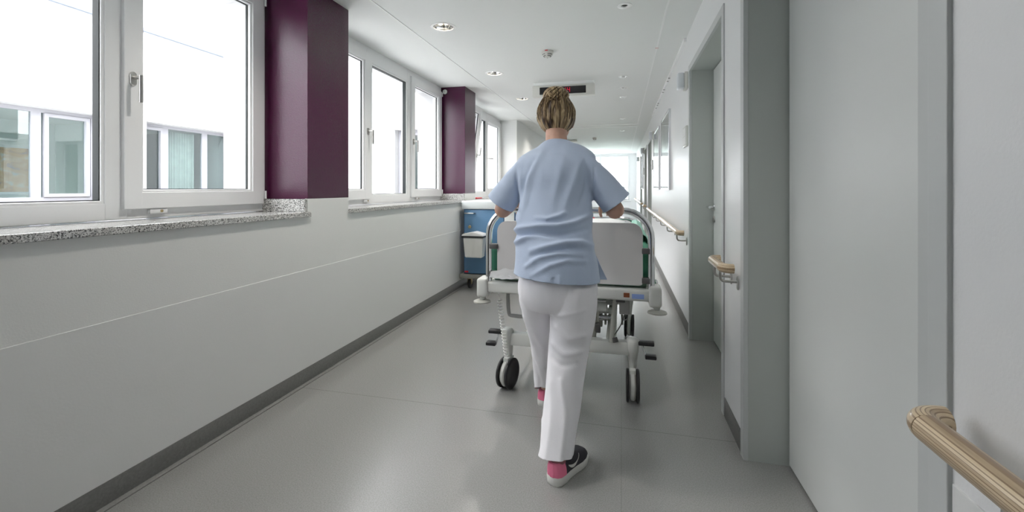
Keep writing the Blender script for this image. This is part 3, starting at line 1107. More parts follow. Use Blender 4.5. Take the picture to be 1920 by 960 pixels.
def sign_plate(y0, y1, z0, z1, label, grp=None):
    e = thing('door_sign', label, 'sign', (XR, (y0 + y1) / 2, z0), grp)
    mb = MB(); mb.box(XR - 0.018, XR, y0, y1, z0, z1, bev=0.004)
    mb.build('sign_housing', M['plastic_g'], e)
    mb = MB(); mb.box(XR - 0.0205, XR - 0.017, y0 + 0.03, y1 - 0.012, z0 + 0.015, (z0 + z1) / 2 - 0.004, bev=0.001)
    mb.box(XR - 0.0205, XR - 0.017, y0 + 0.03, y1 - 0.012, (z0 + z1) / 2 + 0.004, z1 - 0.015, bev=0.001)
    mb.build('name_insert', M['paper'], e, smooth=False)


sign_plate(3.85, 4.05, 1.545, 1.715, 'metal name plate on the wall just beyond the chrome levered door')
sign_plate(7.95, 8.13, 1.52, 1.69, 'metal name plate between the further glazed picture and the distant doors')
sign_plate(10.95, 11.13, 1.52, 1.69, 'small far name plate beside a distant door frame')


def call_lamp(y, z, label, sc=1.0):
    e = thing('wall_lamp', label, 'lamp', (XR, y, z), 'signal lamps on the door wall')
    mb = MB(); mb.box(XR - 0.028, XR, y - 0.055, y + 0.055, z - 0.07, z + 0.07, bev=0.006)
    mb.build('lamp_base', M['signw'], e)
    mb = MB(); mb.box(XR - 0.082, XR - 0.0275, y - 0.05, y + 0.05, z - 0.066, z + 0.066, bev=0.014, seg=3)
    mb.build('lamp_cover', M['opal'], e)


call_lamp(3.90, 2.085, 'opal signal lamp box beside the head of the chrome levered door')
call_lamp(7.75, 2.08, 'opal signal lamp box beyond the further glazed picture')
call_lamp(11.0, 2.09, 'tiny grey signal lamp far along the door wall')
call_lamp(14.1, 2.09, 'furthest signal lamp, almost at the end window')
# cable duct at the top of the right wall
e = thing('cable_duct', 'thin white cable duct along the top of the door wall', 'cable duct', (XR, 5.9, 2.42))
mb = MB(); mb.box(XR - 0.022, XR, 3.95, 7.95, HC - 0.032, HC, bev=0.002)
mb.build('duct', M['trimw'], e, smooth=False)
for y in (5.2, 5.35, 5.8, 5.95, 6.7, 6.85, 7.1):
    mb = MB(); mb.box(XR - 0.024, XR - 0.003, y, y + 0.02, HC - 0.037, HC - 0.03)
    mb.build('clip', M['midgrey'], e, smooth=False)

# ------------------------------------------------------------------ ceiling fittings


def lamp_light(parent, loc, power, rad, col, spot=R(140)):
    ld = bpy.data.lights.new('lamp_light', 'SPOT')
    ld.energy = power
    ld.spot_size = spot
    ld.spot_blend = 0.9
    ld.shadow_soft_size = rad
    ld.color = col
    lo = bpy.data.objects.new('lamp_light', ld)
    COL.objects.link(lo)
    lo.parent = parent
    lo.location = Vector(loc) - Vector(parent.location)
    return lo


BIGL = {3.228: 'warm lit round downlight nearest the viewer, left of the smoke detector', 4.663: 'round mirror downlight second along the ceiling, before the display board', 6.07: 'round mirror downlight third along the ceiling, left of the display board'}
SM = {3.149: 'small round spotlight at the top edge of the photo', 5.144: 'small spotlight nearest of the close row of three beside the display board', 5.72: 'small spotlight in the middle of the close row of three',
      6.292: 'small spotlight furthest of the close row of three', 8.291: 'small spotlight just before the cross joints of the ceiling', 9.996: 'small spotlight just beyond the cross joints of the ceiling', 12.154: 'furthest small spotlight of the row'}
proto = None
for x, y in BIG:
    if proto is None:
        proto = thing('downlight', 'x', 'lamp', (x, y, HC), 'round mirror downlights in the ceiling')
        mb = MB(); mb.lathe((x, y, HC), [(0.078, 0.004), (0.078, -0.004), (0.090, -0.006), (0.098, -0.003), (0.098, 0.001)], 48)
        mb.build('trim_ring', M['ring'], proto)
        mb = MB()
        prof = [(0.079, -0.002), (0.074, 0.02), (0.064, 0.045), (0.05, 0.07), (0.03, 0.085), (0.001, 0.088)]
        mb.lathe((x, y, HC), prof, 28)
        mb.build('reflector', M['chrome'], proto, smooth=False)
        for bx in (-0.022, 0.022):
            mb = MB(); mb.tube([(x + bx, y, HC + 0.075), (x + bx, y, HC + 0.022), (x + bx, y, HC + 0.016)], [0.014, 0.014, 0.006], 14)
            mb.build('bulb', M['glow'], proto)
        lamp_light(proto, (x, y, HC - 0.012), LAMP_BIG, 0.05, (1.0, 0.94, 0.86))
        o = proto
    else:
        o = copy_tree(proto)
        o.location = (x, y, HC)
    o['label'] = BIGL.get(y, 'round mirror downlight %s' % ('behind or above the viewer' if y < 3 else 'hidden behind the nurse, far along the ceiling'))
proto = None
for x, y in SMALL:
    if proto is None:
        proto = thing('spotlight', 'x', 'lamp', (x, y, HC), 'small round spotlights in the ceiling')
        mb = MB(); mb.lathe((x, y, HC), [(0.027, 0.006), (0.022, 0.0), (0.024, -0.004), (0.045, -0.0065), (0.051, -0.003), (0.051, 0.001)], 36)
        mb.build('trim_ring', M['ring'], proto)
        mb = MB(); mb.lathe((x, y, HC), [(0.027, 0.0055), (0.030, 0.02), (0.028, 0.035), (0.001, 0.036)], 24)
        mb.build('socket', M['midgrey'], proto)
        mb = MB(); mb.lathe((x, y, HC), [(0.022, 0.034), (0.022, 0.012), (0.014, 0.008), (0.001, 0.008)], 20)
        mb.build('reflector_bulb', M['chrome'], proto)
        lamp_light(proto, (x, y, HC - 0.01), LAMP_SMALL, 0.025, (1.0, 0.96, 0.91), R(120))
        o = proto
    else:
        o = copy_tree(proto)
        o.location = (x, y, HC)
    o['label'] = SM.get(y, 'small spotlight above the viewer')


def detector(x, y, label, red=True):
    e = thing('smoke_detector', label, 'smoke detector', (x, y, HC), 'smoke detectors on the ceiling')
    mb = MB(); mb.lathe((x, y, HC), [(0.0, 0.0), (0.056, 0.0), (0.056, -0.016), (0.05, -0.02)], 36)
    mb.lathe((x, y, HC), [(0.05, -0.02), (0.046, -0.036), (0.034, -0.047), (0.03, -0.047)], 36)
    mb.lathe((x, y, HC), [(0.028, -0.045), (0.022, -0.055), (0.006, -0.058), (0.005, -0.066), (0.0, -0.066)], 36)
    mb.build('housing', M['signw'], e)
    mb = MB()
    for k in range(4):
        a0 = k * PI / 2 + 0.2
        pts = [(x + 0.0455 * math.cos(a0 + t * 0.12), y + 0.0455 * math.sin(a0 + t * 0.12), HC - 0.034) for t in range(10)]
        mb.tube(pts, 0.003, 6)
        pts = [(x + 0.035 * math.cos(a0 + t * 0.12), y + 0.035 * math.sin(a0 + t * 0.12), HC - 0.0468) for t in range(10)]
        mb.tube(pts, 0.003, 6)
    mb.build('slot', M['dkgrey'], e)
    if red:
        mb = MB(); mb.box(x - 0.013, x + 0.013, y - 0.0575, y - 0.054, HC - 0.012, HC - 0.004)
        mb.build('indicator', M['red'], e, smooth=False)


detector(-0.661, 4.03, 'white smoke detector with a red mark on the near ceiling')
detector(-0.645, 11.2, 'distant smoke detector right of the nurse\'s head', False)
mb = MB(); mb.cyl((0.31, 4.17, HC), (0.31, 4.17, HC - 0.003), 0.011, 16)
tag(mb.build('ceiling_marker', M['red']), 'tiny red dot marker on the ceiling joint near the door wall', 'marker')
e = thing('exit_lamp', 'flat lamp box hanging from the ceiling right of the nurse\'s head', 'lamp', (-1.28, 11.6, HC))
mb = MB(); mb.box(-1.45, -1.12, 11.52, 11.66, HC - 0.05, HC - 0.015, bev=0.005); mb.build('lamp_body', M['signw'], e)
for x in (-1.36, -1.2):
    mb = MB(); mb.cyl((x, 11.6, HC - 0.02), (x, 11.6, HC), 0.008, 10); mb.build('rod', M['midgrey'], e)
e = thing('motion_sensor', 'small round sensor on the top corner of the second aubergine column', 'sensor', (-2.12, 5.17, 2.37))
mb = MB(); mb.lathe((-2.14, 5.17, 2.405), [(0.0, 0.018), (0.02, 0.016), (0.028, 0.008), (0.03, 0.0)], 24, (0, -1, 0)); mb.build('sensor_ring', M['plastic_w'], e)
mb = MB(); mb.lathe((-2.14, 5.17, 2.405), [(0.0, 0.024), (0.01, 0.021), (0.014, 0.014)], 20, (0, -1, 0)); mb.build('sensor_lens', M['plastic_g'], e)

# display board
DY = 5.20
e = thing('display_board', 'cream display board with red LED digits 14 hanging from the ceiling', 'display', (-0.667, DY, HC))
mb = MB(); mb.box(-1.035, -0.30, DY, DY + 0.10, 2.292, 2.42, bev=0.006)
mb.build('housing', M['signw'], e)
mb = MB(); mb.box(-1.025, -0.31, DY + 0.012, DY + 0.09, 2.419, HC, bev=0.003)
mb.build('mounting_box', M['trimw'], e)
mb = MB(); mb.box(-0.945, -0.40, DY - 0.003, DY + 0.01, 2.312, 2.398, bev=0.001)
scr = mb.build('display_window', M['screen'], e, smooth=False)
mb = MB()
SEG = {'1': 'bc', '4': 'bcfg', '0': 'abcdef', '2': 'abged', ':': ':'}


def digit(mb, ch, x, z, w, h):
    t = 0.0042
    y0, y1 = DY - 0.0045, DY - 0.0028
    P = {'a': (x, x + w, z + h - t, z + h), 'd': (x, x + w, z, z + t), 'g': (x, x + w, z + h / 2 - t / 2, z + h / 2 + t / 2),
         'f': (x, x + t, z + h / 2, z + h), 'e': (x, x + t, z, z + h / 2), 'b': (x + w - t, x + w, z + h / 2, z + h), 'c': (x + w - t, x + w, z, z + h / 2)}
    for s in SEG[ch]:
        if s == ':':
            mb.box(x, x + t, y0, y1, z + h * .25, z + h * .25 + t); mb.box(x, x + t, y0, y1, z + h * .7, z + h * .7 + t)
        else:
            a = P[s]; mb.box(a[0], a[1], y0, y1, a[2], a[3])


digit(mb, '1', -0.655, 2.329, 0.02, 0.055)
digit(mb, '4', -0.616, 2.329, 0.031, 0.055)
mb.build('led_digits', M['led'], scr, smooth=False)

# ------------------------------------------------------------------ blue supply cart
CY = 4.97
e = thing('supply_cart', 'blue supply cart with a white top under the second aubergine column', 'cart', (-1.5, CY + 0.3, 0))
CX0, CX1 = -1.815, -1.20
mb = MB(); mb.box(CX0, CX1, CY, CY + 0.62, 0.19, 0.955, bev=0.004)
mb.build('cart_body', M['cartdark'], e)
mb = MB(); mb.box(CX0 + 0.012, -1.325, CY - 0.016, CY - 0.001, 0.20, 0.945, bev=0.003)
dr = mb.build('cart_door', M['cartblue'], e)
mb = MB(); mb.box(-1.315, CX1, CY - 0.016, CY - 0.001, 0.20, 0.945, bev=0.003); mb.build('side_door', M['leaf'], e)
mb = MB(); mb.tube([(-1.795, CY - 0.016, 0.905), (-1.79, CY - 0.045, 0.905), (-1.68, CY - 0.045, 0.905), (-1.675, CY - 0.016, 0.905)], 0.008, 10); mb.build('pull_handle', M['steel'], dr)
mb = MB(); mb.cyl((-1.735, CY - 0.016, 0.745), (-1.735, CY - 0.035, 0.745), 0.018, 20, bev=0.003); mb.build('door_lock', M['brass'], dr)
mb = MB(); mb.box(-1.80, -1.755, CY - 0.018, CY - 0.015, 0.205, 0.225); mb.build('red_sticker', M['red'], dr, smooth=False)
mb = MB(); mb.box(-1.838, -1.17, CY - 0.03, CY + 0.65, 0.953, 1.052, bev=0.012, seg=3); mb.build('cart_top', M['carttop'], e)
mb = MB(); mb.box(-1.862, -1.16, CY - 0.04, CY + 0.66, 0.135, 0.185, bev=0.012, seg=3); mb.build('bumper_base', M['cartbase'], e)
for cx, cy in ((-1.76, CY + 0.05), (-1.30, CY + 0.05), (-1.76, CY + 0.55), (-1.30, CY + 0.55)):
    mb = MB(); mb.cyl((cx - 0.016, cy + 0.02, 0.062), (cx + 0.016, cy + 0.02, 0.062), 0.061, 28, bev=0.006); w = mb.build('castor', M['rubber'], e)
    mb = MB(); mb.box(cx - 0.024, cx - 0.018, cy - 0.015, cy + 0.035, 0.055, 0.135, bev=0.002); mb.box(cx + 0.018, cx + 0.024, cy - 0.015, cy + 0.035, 0.055, 0.135, bev=0.002)
    mb.box(cx - 0.024, cx + 0.024, cy - 0.02, cy + 0.03, 0.118, 0.135, bev=0.002)
    mb.build('castor_fork', M['brass'], w)
# waste bin hooked on the cart front
e = thing('waste_bin', 'white lidded waste bin hooked on the front of the blue cart', 'bin', (-1.66, CY - 0.1, 0.40))
mb = MB()
t = bmesh.new(); bmesh.ops.create_cube(t, size=1)
for v in t.verts:
    top = v.co.z > 0
    v.co = Vector((-1.645 + v.co.x * (0.235 if top else 0.20), CY - 0.105 + v.co.y * (0.15 if top else 0.12), 0.635 if top else 0.405))
bmesh.ops.bevel(t, geom=list(t.edges), offset=0.008, segments=2, affect='EDGES')
mb.merge(t); mb.build('bin_body', M['plastic_w'], e)
mb = MB(); mb.prism([(-1.775, 0.655), (-1.765, 0.675), (-1.64, 0.70), (-1.53, 0.675), (-1.515, 0.655)], 1, CY - 0.195, CY - 0.02, bev=0.003); mb.build('bin_lid', M['paper'], e)
mb = MB(); mb.box(-1.775, -1.515, CY - 0.19, CY - 0.03, 0.636, 0.6555, bev=0.003); mb.build('bin_rim', M['rubber'], e)
mb = MB(); mb.tube([(-1.79, CY - 0.018, 0.67), (-1.79, CY - 0.06, 0.67), (-1.79, CY - 0.06, 0.61), (-1.74, CY - 0.06, 0.61)], 0.005, 8); mb.build('hook', M['steel'], e)
# brochure on the window sill
e = thing('brochure', 'white and red brochure lying on the sill behind the blue cart', 'brochure', (-2.0, 5.75, SILL))
mb = MB(); mb.box(-2.08, -1.87, 5.62, 5.92, SILL + 0.001, SILL + 0.018, bev=0.002); mb.build('pages', M['paper'], e, smooth=False)
mb = MB(); mb.box(-2.07, -1.8685, 5.618, 5.84, SILL + 0.004, SILL + 0.0195, bev=0.001); mb.build('red_cover', M['red'], e, smooth=False)

# ------------------------------------------------------------------ hospital bed
BX, BY = -0.30, 2.50
BL, BR = -0.757, 0.157
bed = thing('hospital_bed', 'grey and white hospital bed on castors being pushed by the nurse', 'bed', (BX, BY + 1.0, 0))


def u_tube(y, xl, xr, z0, zt, rc, r, name, m, inset=0.0):
    pts = [(xl, y, z0), (xl, y, zt - rc)]
    for k in range(1, 9):
        a = PI / 2 * k / 8
        pts.append((xl + rc * (1 - math.cos(a)), y, zt - rc + rc * math.sin(a)))
    for k in range(0, 9):
        a = PI / 2 * k / 8
        pts.append((xr - rc + rc * math.sin(a), y, zt - rc + rc * math.cos(a)))
    pts.append((xr, y, z0))
    mb = MB(); mb.tube(pts, r, 18)
    return mb.build(name, m, bed)


u_tube(BY, BL, BR, 0.60, 1.078, 0.15, 0.0185, 'end_tube', M['chrome'])
u_tube(BY + 1.95, BL + 0.02, BR - 0.02, 0.60, 0.905, 0.10, 0.017, 'far_end_tube', M['chrome'])


def rounded_board(y, xl, xr, z0, z1, rc, th):
    poly = []
    for (cx, cz, a0) in ((xr - rc, z1 - rc, 0), (xl + rc, z1 - rc, 90), (xl + rc * .3, z0 + rc * .3, 180), (xr - rc * .3, z0 + rc * .3, 270)):
        rr = rc if cz > (z0 + z1) / 2 else rc * .3
        for k in range(9):
            a = R(a0 + 90 * k / 8)
            poly.append((cx + rr * math.cos(a), cz + rr * math.sin(a)))
    mb = MB(); mb.prism(poly, 1, y - th / 2, y + th / 2, bev=0.003)
    return mb


rounded_board(BY + 0.004, -0.705, 0.113, 0.672, 1.010, 0.06, 0.022).build('end_board', M['board'], bed, angle=30)
rounded_board(BY + 1.955, -0.69, 0.09, 0.66, 0.86, 0.05, 0.02).build('far_end_board', M['board'], bed, angle=30)
for x0, x1, z in ((BL + 0.006, -0.70, 0.86), (0.108, BR - 0.006, 0.86), (BL + 0.006, -0.70, 0.70), (0.108, BR - 0.006, 0.70)):
    mb = MB(); mb.box(x0, x1, BY - 0.018, BY + 0.02, z - 0.015, z + 0.015, bev=0.004)
    mb.build('board_clamp', M['dkgrey'], bed)
mb = MB(); mb.box(-0.765, 0.168, BY + 0.035, BY + 1.90, 0.70, 0.855, bev=0.03, seg=4); mb.build('mattress', M['green'], bed)
mb = MB(); mb.box(-0.735, 0.135, BY + 0.03, BY + 1.92, 0.655, 0.698, bev=0.008); mb.build('mattress_base', M['green_l'], bed)
mb = MB()
mb.box(-0.79, 0.185, BY - 0.035, BY + 0.06, 0.592, 0.655, bev=0.012, seg=3)
mb.box(-0.77, -0.72, BY + 0.04, BY + 1.95, 0.60, 0.65, bev=0.006)
mb.box(0.12, 0.17, BY + 0.04, BY + 1.95, 0.60, 0.65, bev=0.006)
mb.box(-0.77, 0.17, BY + 1.90, BY + 1.97, 0.60, 0.65, bev=0.01)
fr = mb.build('bed_frame', M['plastic_g'], bed)
mb = MB(); mb.box(0.055, 0.118, BY - 0.0375, BY - 0.034, 0.607, 0.632); mb.build('blue_print', M['labelblue'], fr, smooth=False)
mb = MB(); mb.box(0.012, 0.043, BY - 0.0375, BY - 0.034, 0.612, 0.636); mb.build('brown_sticker', M['labelbrown'], fr, smooth=False)
for s, x in ((-1, -0.785), (1, 0.178)):
    mb = MB(); mb.box(x - 0.035, x + 0.03, BY - 0.05, BY + 0.07, 0.565, 0.675, bev=0.015, seg=3)
    mb.prism([(x - 0.02, 0.57), (x + 0.025, 0.57), (x + s * 0.008 + 0.01, 0.545), (x + s * 0.008 - 0.01, 0.545)], 1, BY - 0.03, BY + 0.03, bev=0.004)
    cp = mb.build('corner_cap', M['plastic_g'], bed)
    mb = MB(); mb.lathe((x + s * 0.008, BY - 0.02, 0.540), [(0.0, 0.010), (0.03, 0.008), (0.050, 0.0), (0.050, -0.007), (0.03, -0.013), (0.0, -0.013)], 32)
    mb.build('bumper_disc', M['alu'], cp)
# side rails folded down, lifting gear
for x in (-0.80, 0.205):
    mb = MB(); mb.tube([(x, BY + 0.35, 0.63), (x, BY + 0.35, 0.60), (x, BY + 0.9, 0.60), (x, BY + 1.5, 0.60), (x, BY + 1.5, 0.63)], 0.012, 10, smooth=3)
    mb.build('side_rail', M['chrome'], bed)
mb = MB()
mb.box(-0.20, -0.115, BY + 0.33, BY + 0.39, 0.33, 0.60, bev=0.004)
mb.box(-0.45, -0.38, BY + 0.33, BY + 0.39, 0.33, 0.60, bev=0.004)
for x in (-0.16, -0.07, -0.44):
    mb.tube([(x, BY + 0.12, 0.32), (x + 0.02, BY + 0.75, 0.61)], 0.016, 12)
mb.tube([(-0.055, BY + 0.06, 0.33), (-0.030, BY + 0.10, 0.60)], 0.014, 12)
mb.build('lifting_column', M['alu'], bed)
for k, (x, y, z0, z1) in enumerate(((-0.135, 0.22, 0.40, 0.62), (-0.095, 0.30, 0.36, 0.60), (-0.175, 0.26, 0.36, 0.60), (0.005, 0.42, 0.33, 0.60))):
    mb = MB(); mb.box(x - 0.007, x + 0.007, BY + y - 0.02, BY + y + 0.02, z0, z1, bev=0.003)
    mb.cyl((x - 0.012, BY + y - 0.005, z1 - 0.03), (x + 0.012, BY + y - 0.005, z1 - 0.03), 0.012, 14, bev=0.002)
    mb.build('lifting_link', M['alu'], bed)
for k, (x0, x1, y, z, r_) in enumerate(((-0.165, -0.065, 0.12, 0.592, 0.014), (-0.165, -0.065, 0.12, 0.572, 0.011), (-0.15, -0.085, 0.19, 0.525, 0.024), (-0.05, -0.012, 0.24, 0.52, 0.02), (-0.13, -0.06, 0.2, 0.43, 0.012), (0.0, 0.03, 0.07, 0.60, 0.010))):
    mb = MB(); mb.cyl((x0, BY + y, z), (x1, BY + y, z), r_, 20, bev=0.003)
    mb.build('actuator_rod', M['chrome'], bed)
mb = MB(); mb.tube([(-0.03, BY + 0.055, 0.335), (-0.038, BY + 0.06, 0.36)], 0.016, 14); mb.build('pivot_boot', M['dkgrey'], bed)
mb = MB(); mb.box(-0.15, -0.12, BY + 0.16, BY + 0.19, 0.345, 0.40, bev=0.004); mb.build('relay_box', M['dkgrey'], bed)
mb = MB()
for z in (0.58, 0.51, 0.45, 0.40):
    mb.box(-0.46, -0.05, BY + 0.20 + (0.6 - z) * .4, BY + 0.25 + (0.6 - z) * .4, z - 0.015, z + 0.012, bev=0.003)
mb.cyl((-0.18, BY + 0.17, 0.50), (-0.08, BY + 0.17, 0.50), 0.03, 20, bev=0.004)
mb.cyl((-0.18, BY + 0.14, 0.585), (-0.06, BY + 0.14, 0.585), 0.016, 18, bev=0.003)
mb.build('cross_bar', M['plastic_g'], bed)
mb = MB(); mb.box(-0.012, 0.045, BY + 0.08, BY + 0.18, 0.485, 0.60, bev=0.006)
mo = mb.build('motor', M['midgrey'], bed)
mb = MB(); mb.box(-0.03, 0.02, BY + 0.03, BY + 0.078, 0.565, 0.60, bev=0.003); mb.build('control_box', M['dkgrey'], mo)
mb = MB(); mb.tube([(0.0, BY + 0.12, 0.487), (0.005, BY + 0.11, 0.45), (0.03, BY + 0.1, 0.455), (0.035, BY + 0.12, 0.487)], 0.003, 8, smooth=4)
mb.tube([(0.02, BY + 0.12, 0.487), (0.0, BY + 0.12, 0.42), (-0.05, BY + 0.14, 0.33)], 0.003, 8, smooth=4)
mb.build('cable', M['dkgrey'], mo)
# hoop handle and spiral cable at the left
mb = MB(); mb.tube([(-0.655, BY + 0.05, 0.60), (-0.65, BY + 0.05, 0.47), (-0.62, BY + 0.05, 0.445), (-0.46, BY + 0.05, 0.445), (-0.44, BY + 0.05, 0.47), (-0.44, BY + 0.05, 0.60)], 0.011, 10, smooth=4)
mb.build('hoop_handle', M['midgrey'], bed)
mb = MB()
pts = []
for k in range(190):
    a = k * 2 * PI / 10
    f = k / 189
    pts.append((-0.70 + 0.045 * f + 0.012 * math.cos(a), BY + 0.02 + 0.012 * math.sin(a), 0.54 - 0.34 * f))
mb.tube([(-0.715, BY + 0.02, 0.62), (-0.70, BY + 0.02, 0.56)] + pts, 0.0028, 6)
mb.build('spiral_cable', M['plastic_w'], bed)
# chassis
WX = (-0.665, 0.062)
WY = (BY + 0.085, BY + 1.21)
mb = MB()
for y in WY:
    mb.box(WX[0] + 0.02, WX[1] - 0.02, y - 0.025, y + 0.035, 0.262, 0.335, bev=0.008)
for x in (-0.55, -0.05): mb.box(x - 0.02, x + 0.02, WY[0], WY[1], 0.275, 0.32, bev=0.005)
mb.build('chassis', M['plastic_g'], bed)


def castor(x, y, yaw, pedal_side):
    T = Matrix.Translation((x, y, 0)) @ Matrix.Rotation(yaw, 4, 'Z')
    mb = MB(); mb.lathe((0, 0, 0), [(0.0, 0.0), (0.0, 0.0)], 4)
    mb.bm.clear()
    mb.tube([(0, 0.02, 0.175), (0, 0.018, 0.23), (0, 0, 0.29), (0, 0, 0.345), (0, 0, 0.36)], [0.018, 0.024, 0.032, 0.036, 0.02], 18, smooth=3)
    mb.cyl((-0.018, 0, 0.09), (0.018, 0, 0.09), 0.080, 36, bev=0.01)
    mb.box(-0.018, 0.018, -0.03, 0.05, 0.13, 0.185, bev=0.008)
    for v in mb.bm.verts: v.co = T @ v.co
    c = mb.build('castor', M['plastic_g'], bed)
    for s in (-1, 1):
        mb = MB()
        mb.lathe((s * 0.0285, 0, 0.09), [(0.0, -0.007), (0.066, -0.008), (0.084, -0.008), (0.0895, -0.004), (0.0895, 0.004), (0.084, 0.008), (0.066, 0.008), (0.060, 0.004), (0.0, 0.004)], 40, (1, 0, 0))
        for v in mb.bm.verts: v.co = T @ v.co
        mb.build('tyre', M['rubber'], c)
    if pedal_side:
        s = pedal_side
        mb = MB()
        mb.tube([(x + s * 0.03, y, 0.345), (x + s * 0.05, y - 0.005, 0.33), (x + s * 0.068, y - 0.02, 0.265)], 0.006, 10)
        b = mb.build('pedal_rod', M['chrome'], c)
        mb = MB()
        mb.box(x + s * 0.05 - 0.02, x + s * 0.05 + 0.045 * s + (0.02 if s > 0 else -0.0), y - 0.03, y + 0.02, 0.325, 0.345, bev=0.005) if s > 0 else mb.box(x - 0.115, x - 0.03, y - 0.03, y + 0.02, 0.325, 0.345, bev=0.005)
        mb.build('brake_pedal', M['rubber'], c)
        xo_ = x + s * 0.095
        mb = MB(); mb.box(xo_ - 0.03, xo_ + 0.03, y - 0.05, y, 0.258, 0.278, bev=0.005)
        mb.build('brake_pedal', M['rubber'], c)


castor(WX[1], WY[0], 0.0, 1)
castor(WX[0], WY[0], R(-14), -1)
castor(WX[1], WY[1], R(-4), 0)
castor(WX[0], WY[1], R(8), 0)

# bedding
mb = MB()
nx, ny = 30, 44
gx0, gx1, gy0, gy1 = -0.73, 0.06, BY + 0.30, BY + 1.85
top = []
for j in range(ny + 1):
    row = []
    for i in range(nx + 1):
        u, v = i / nx, j / ny
        x = gx0 + (gx1 - gx0) * u
        y = gy0 + (gy1 - gy0) * v
        edge = min(1, min(u, 1 - u) * 9) ** 0.5 * min(1, min(v, 1 - v) * 10) ** 0.5
        z = 0.858 + edge * (0.035 + 0.03 * v + 0.012 * noise.noise(Vector((x * 6, y * 4, 1))) + 0.006 * noise.noise(Vector((x * 17, y * 13, 5))))
        row.append(mb.bm.verts.new((x, y, z)))
    top.append(row)
bot = [[mb.bm.verts.new((v.co.x, v.co.y, 0.8565)) for v in row] for row in top]
for j in range(ny):
    for i in range(nx):
        mb.bm.faces.new([top[j][i], top[j][i + 1], top[j + 1][i + 1], top[j + 1][i]])
        mb.bm.faces.new([bot[j][i], bot[j + 1][i], bot[j + 1][i + 1], bot[j][i + 1]])
for i in range(nx):
    mb.bm.faces.new([top[0][i], bot[0][i], bot[0][i + 1], top[0][i + 1]])
    mb.bm.faces.new([top[ny][i], top[ny][i + 1], bot[ny][i + 1], bot[ny][i]])
for j in range(ny):
    mb.bm.faces.new([top[j][0], top[j + 1][0], bot[j + 1][0], bot[j][0]])
    mb.bm.faces.new([top[j][nx], bot[j][nx], bot[j + 1][nx], top[j + 1][nx]])
tag(mb.build('duvet', M['linen']), 'white duvet spread over the hospital bed', 'duvet')
# aqua cloth hung over the right side of the mattress
mb = MB()
for s in range(1):
    A = []
    for j in range(26):
        y = BY + 0.45 + 1.3 * j / 25
        row = []
        prof = [(0.088, 0.875), (0.10, 0.905), (0.125, 0.915), (0.155, 0.90), (0.177, 0.862), (0.180, 0.79), (0.180, 0.72)]
        for k, (px, pz) in enumerate(prof):
            n1 = noise.noise(Vector((px * 8, y * 5, 2)))
            row.append((px + 0.003 * n1, y + 0.01 * noise.noise(Vector((k, y * 3, 9))), pz + 0.012 * n1 * (1 if k < 4 else 0.2)))
        A.append(row)
    V1 = [[mb.bm.verts.new(p) for p in row] for row in A]
    V2 = [[mb.bm.verts.new((p[0] - 0.004, p[1], p[2] - 0.004)) for p in row] for row in A]
    for j in range(25):
        for k in range(len(prof) - 1):
            mb.bm.faces.new([V1[j][k], V1[j][k + 1], V1[j + 1][k + 1], V1[j + 1][k]])
            mb.bm.faces.new([V2[j][k], V2[j + 1][k], V2[j + 1][k + 1], V2[j][k + 1]])
    for j in range(25):
        for k in (0, len(prof) - 1):
            mb.bm.faces.new([V1[j][k], V1[j + 1][k], V2[j + 1][k], V2[j][k]])
    for k in range(len(prof) - 1):
        for j in (0, 25):
            mb.bm.faces.new([V1[j][k], V1[j][k + 1], V2[j][k + 1], V2[j][k]])
tag(mb.build('draw_sheet', M['aqua']), 'aqua green sheet draped over the right edge of the bed', 'sheet')
mb = MB(); mb.ell((-0.285, BY + 1.8, 0.915), (0.022, 0.02, 0.012)); mb.ell((-0.26, BY + 1.79, 0.912), (0.015, 0.02, 0.011)); mb.ell((-0.30, BY + 1.80, 0.909), (0.02, 0.02, 0.009))
tag(mb.build('red_cloth', M['red']), 'small red bundle lying on the white duvet', 'cloth')
# clear plastic wrap folded over the frame at the left corner
mb = MB()
import itertools
PX, PY = 16, 8
g = []
for j in range(PY + 1):
    row = []
    for i in range(PX + 1):
        x = -0.74 + 0.24 * i / PX
        y = BY - 0.052 + 0.028 * j / PY
        z = 0.682 + 0.05 * (j / PY) ** 1.2 * (0.55 + 0.45 * math.sin(PI * i / PX)) + 0.012 * noise.noise(Vector((x * 25, j * .8, 4)))
        row.append(mb.bm.verts.new((x, y, z)))
    g.append(row)
for j in range(PY):
    for i in range(PX):
        mb.bm.faces.new([g[j][i], g[j][i + 1], g[j + 1][i + 1], g[j + 1][i]])
bm2 = mb.bm
r = bmesh.ops.solidify(bm2, geom=list(bm2.faces), thickness=0.003)
tag(mb.build('folded_sheet', M['linen']), 'crumpled white sheet corner on the left end of the bed frame', 'sheet')
# ------------------------------------------------------------------ the nurse
PXC = -0.305
nurse = thing('person', 'nurse in a light blue tunic and white trousers pushing the hospital bed, seen from behind', 'person', (PXC, 2.05, 0))
HL, HR = Vector((-0.555, 2.475, 1.085)), Vector((-0.062, 2.475, 1.085))   # palms over the bed tube


def arm(mb, sh, el, wr, grow=0.0):
    sh = sh + Vector((0.03 if sh.x < PXC else -0.03, 0, -0.03))
    mb.tube([sh, sh.lerp(el, 0.5), el, el.lerp(wr, 0.35), wr], [0.050, 0.045, 0.040, 0.038, 0.025], 20, rb=[0.052, 0.045, 0.042, 0.036, 0.020], smooth=6)
    mb.ell(el + Vector((0, -0.004, -0.004)), (0.041, 0.044, 0.042))


mb = MB()
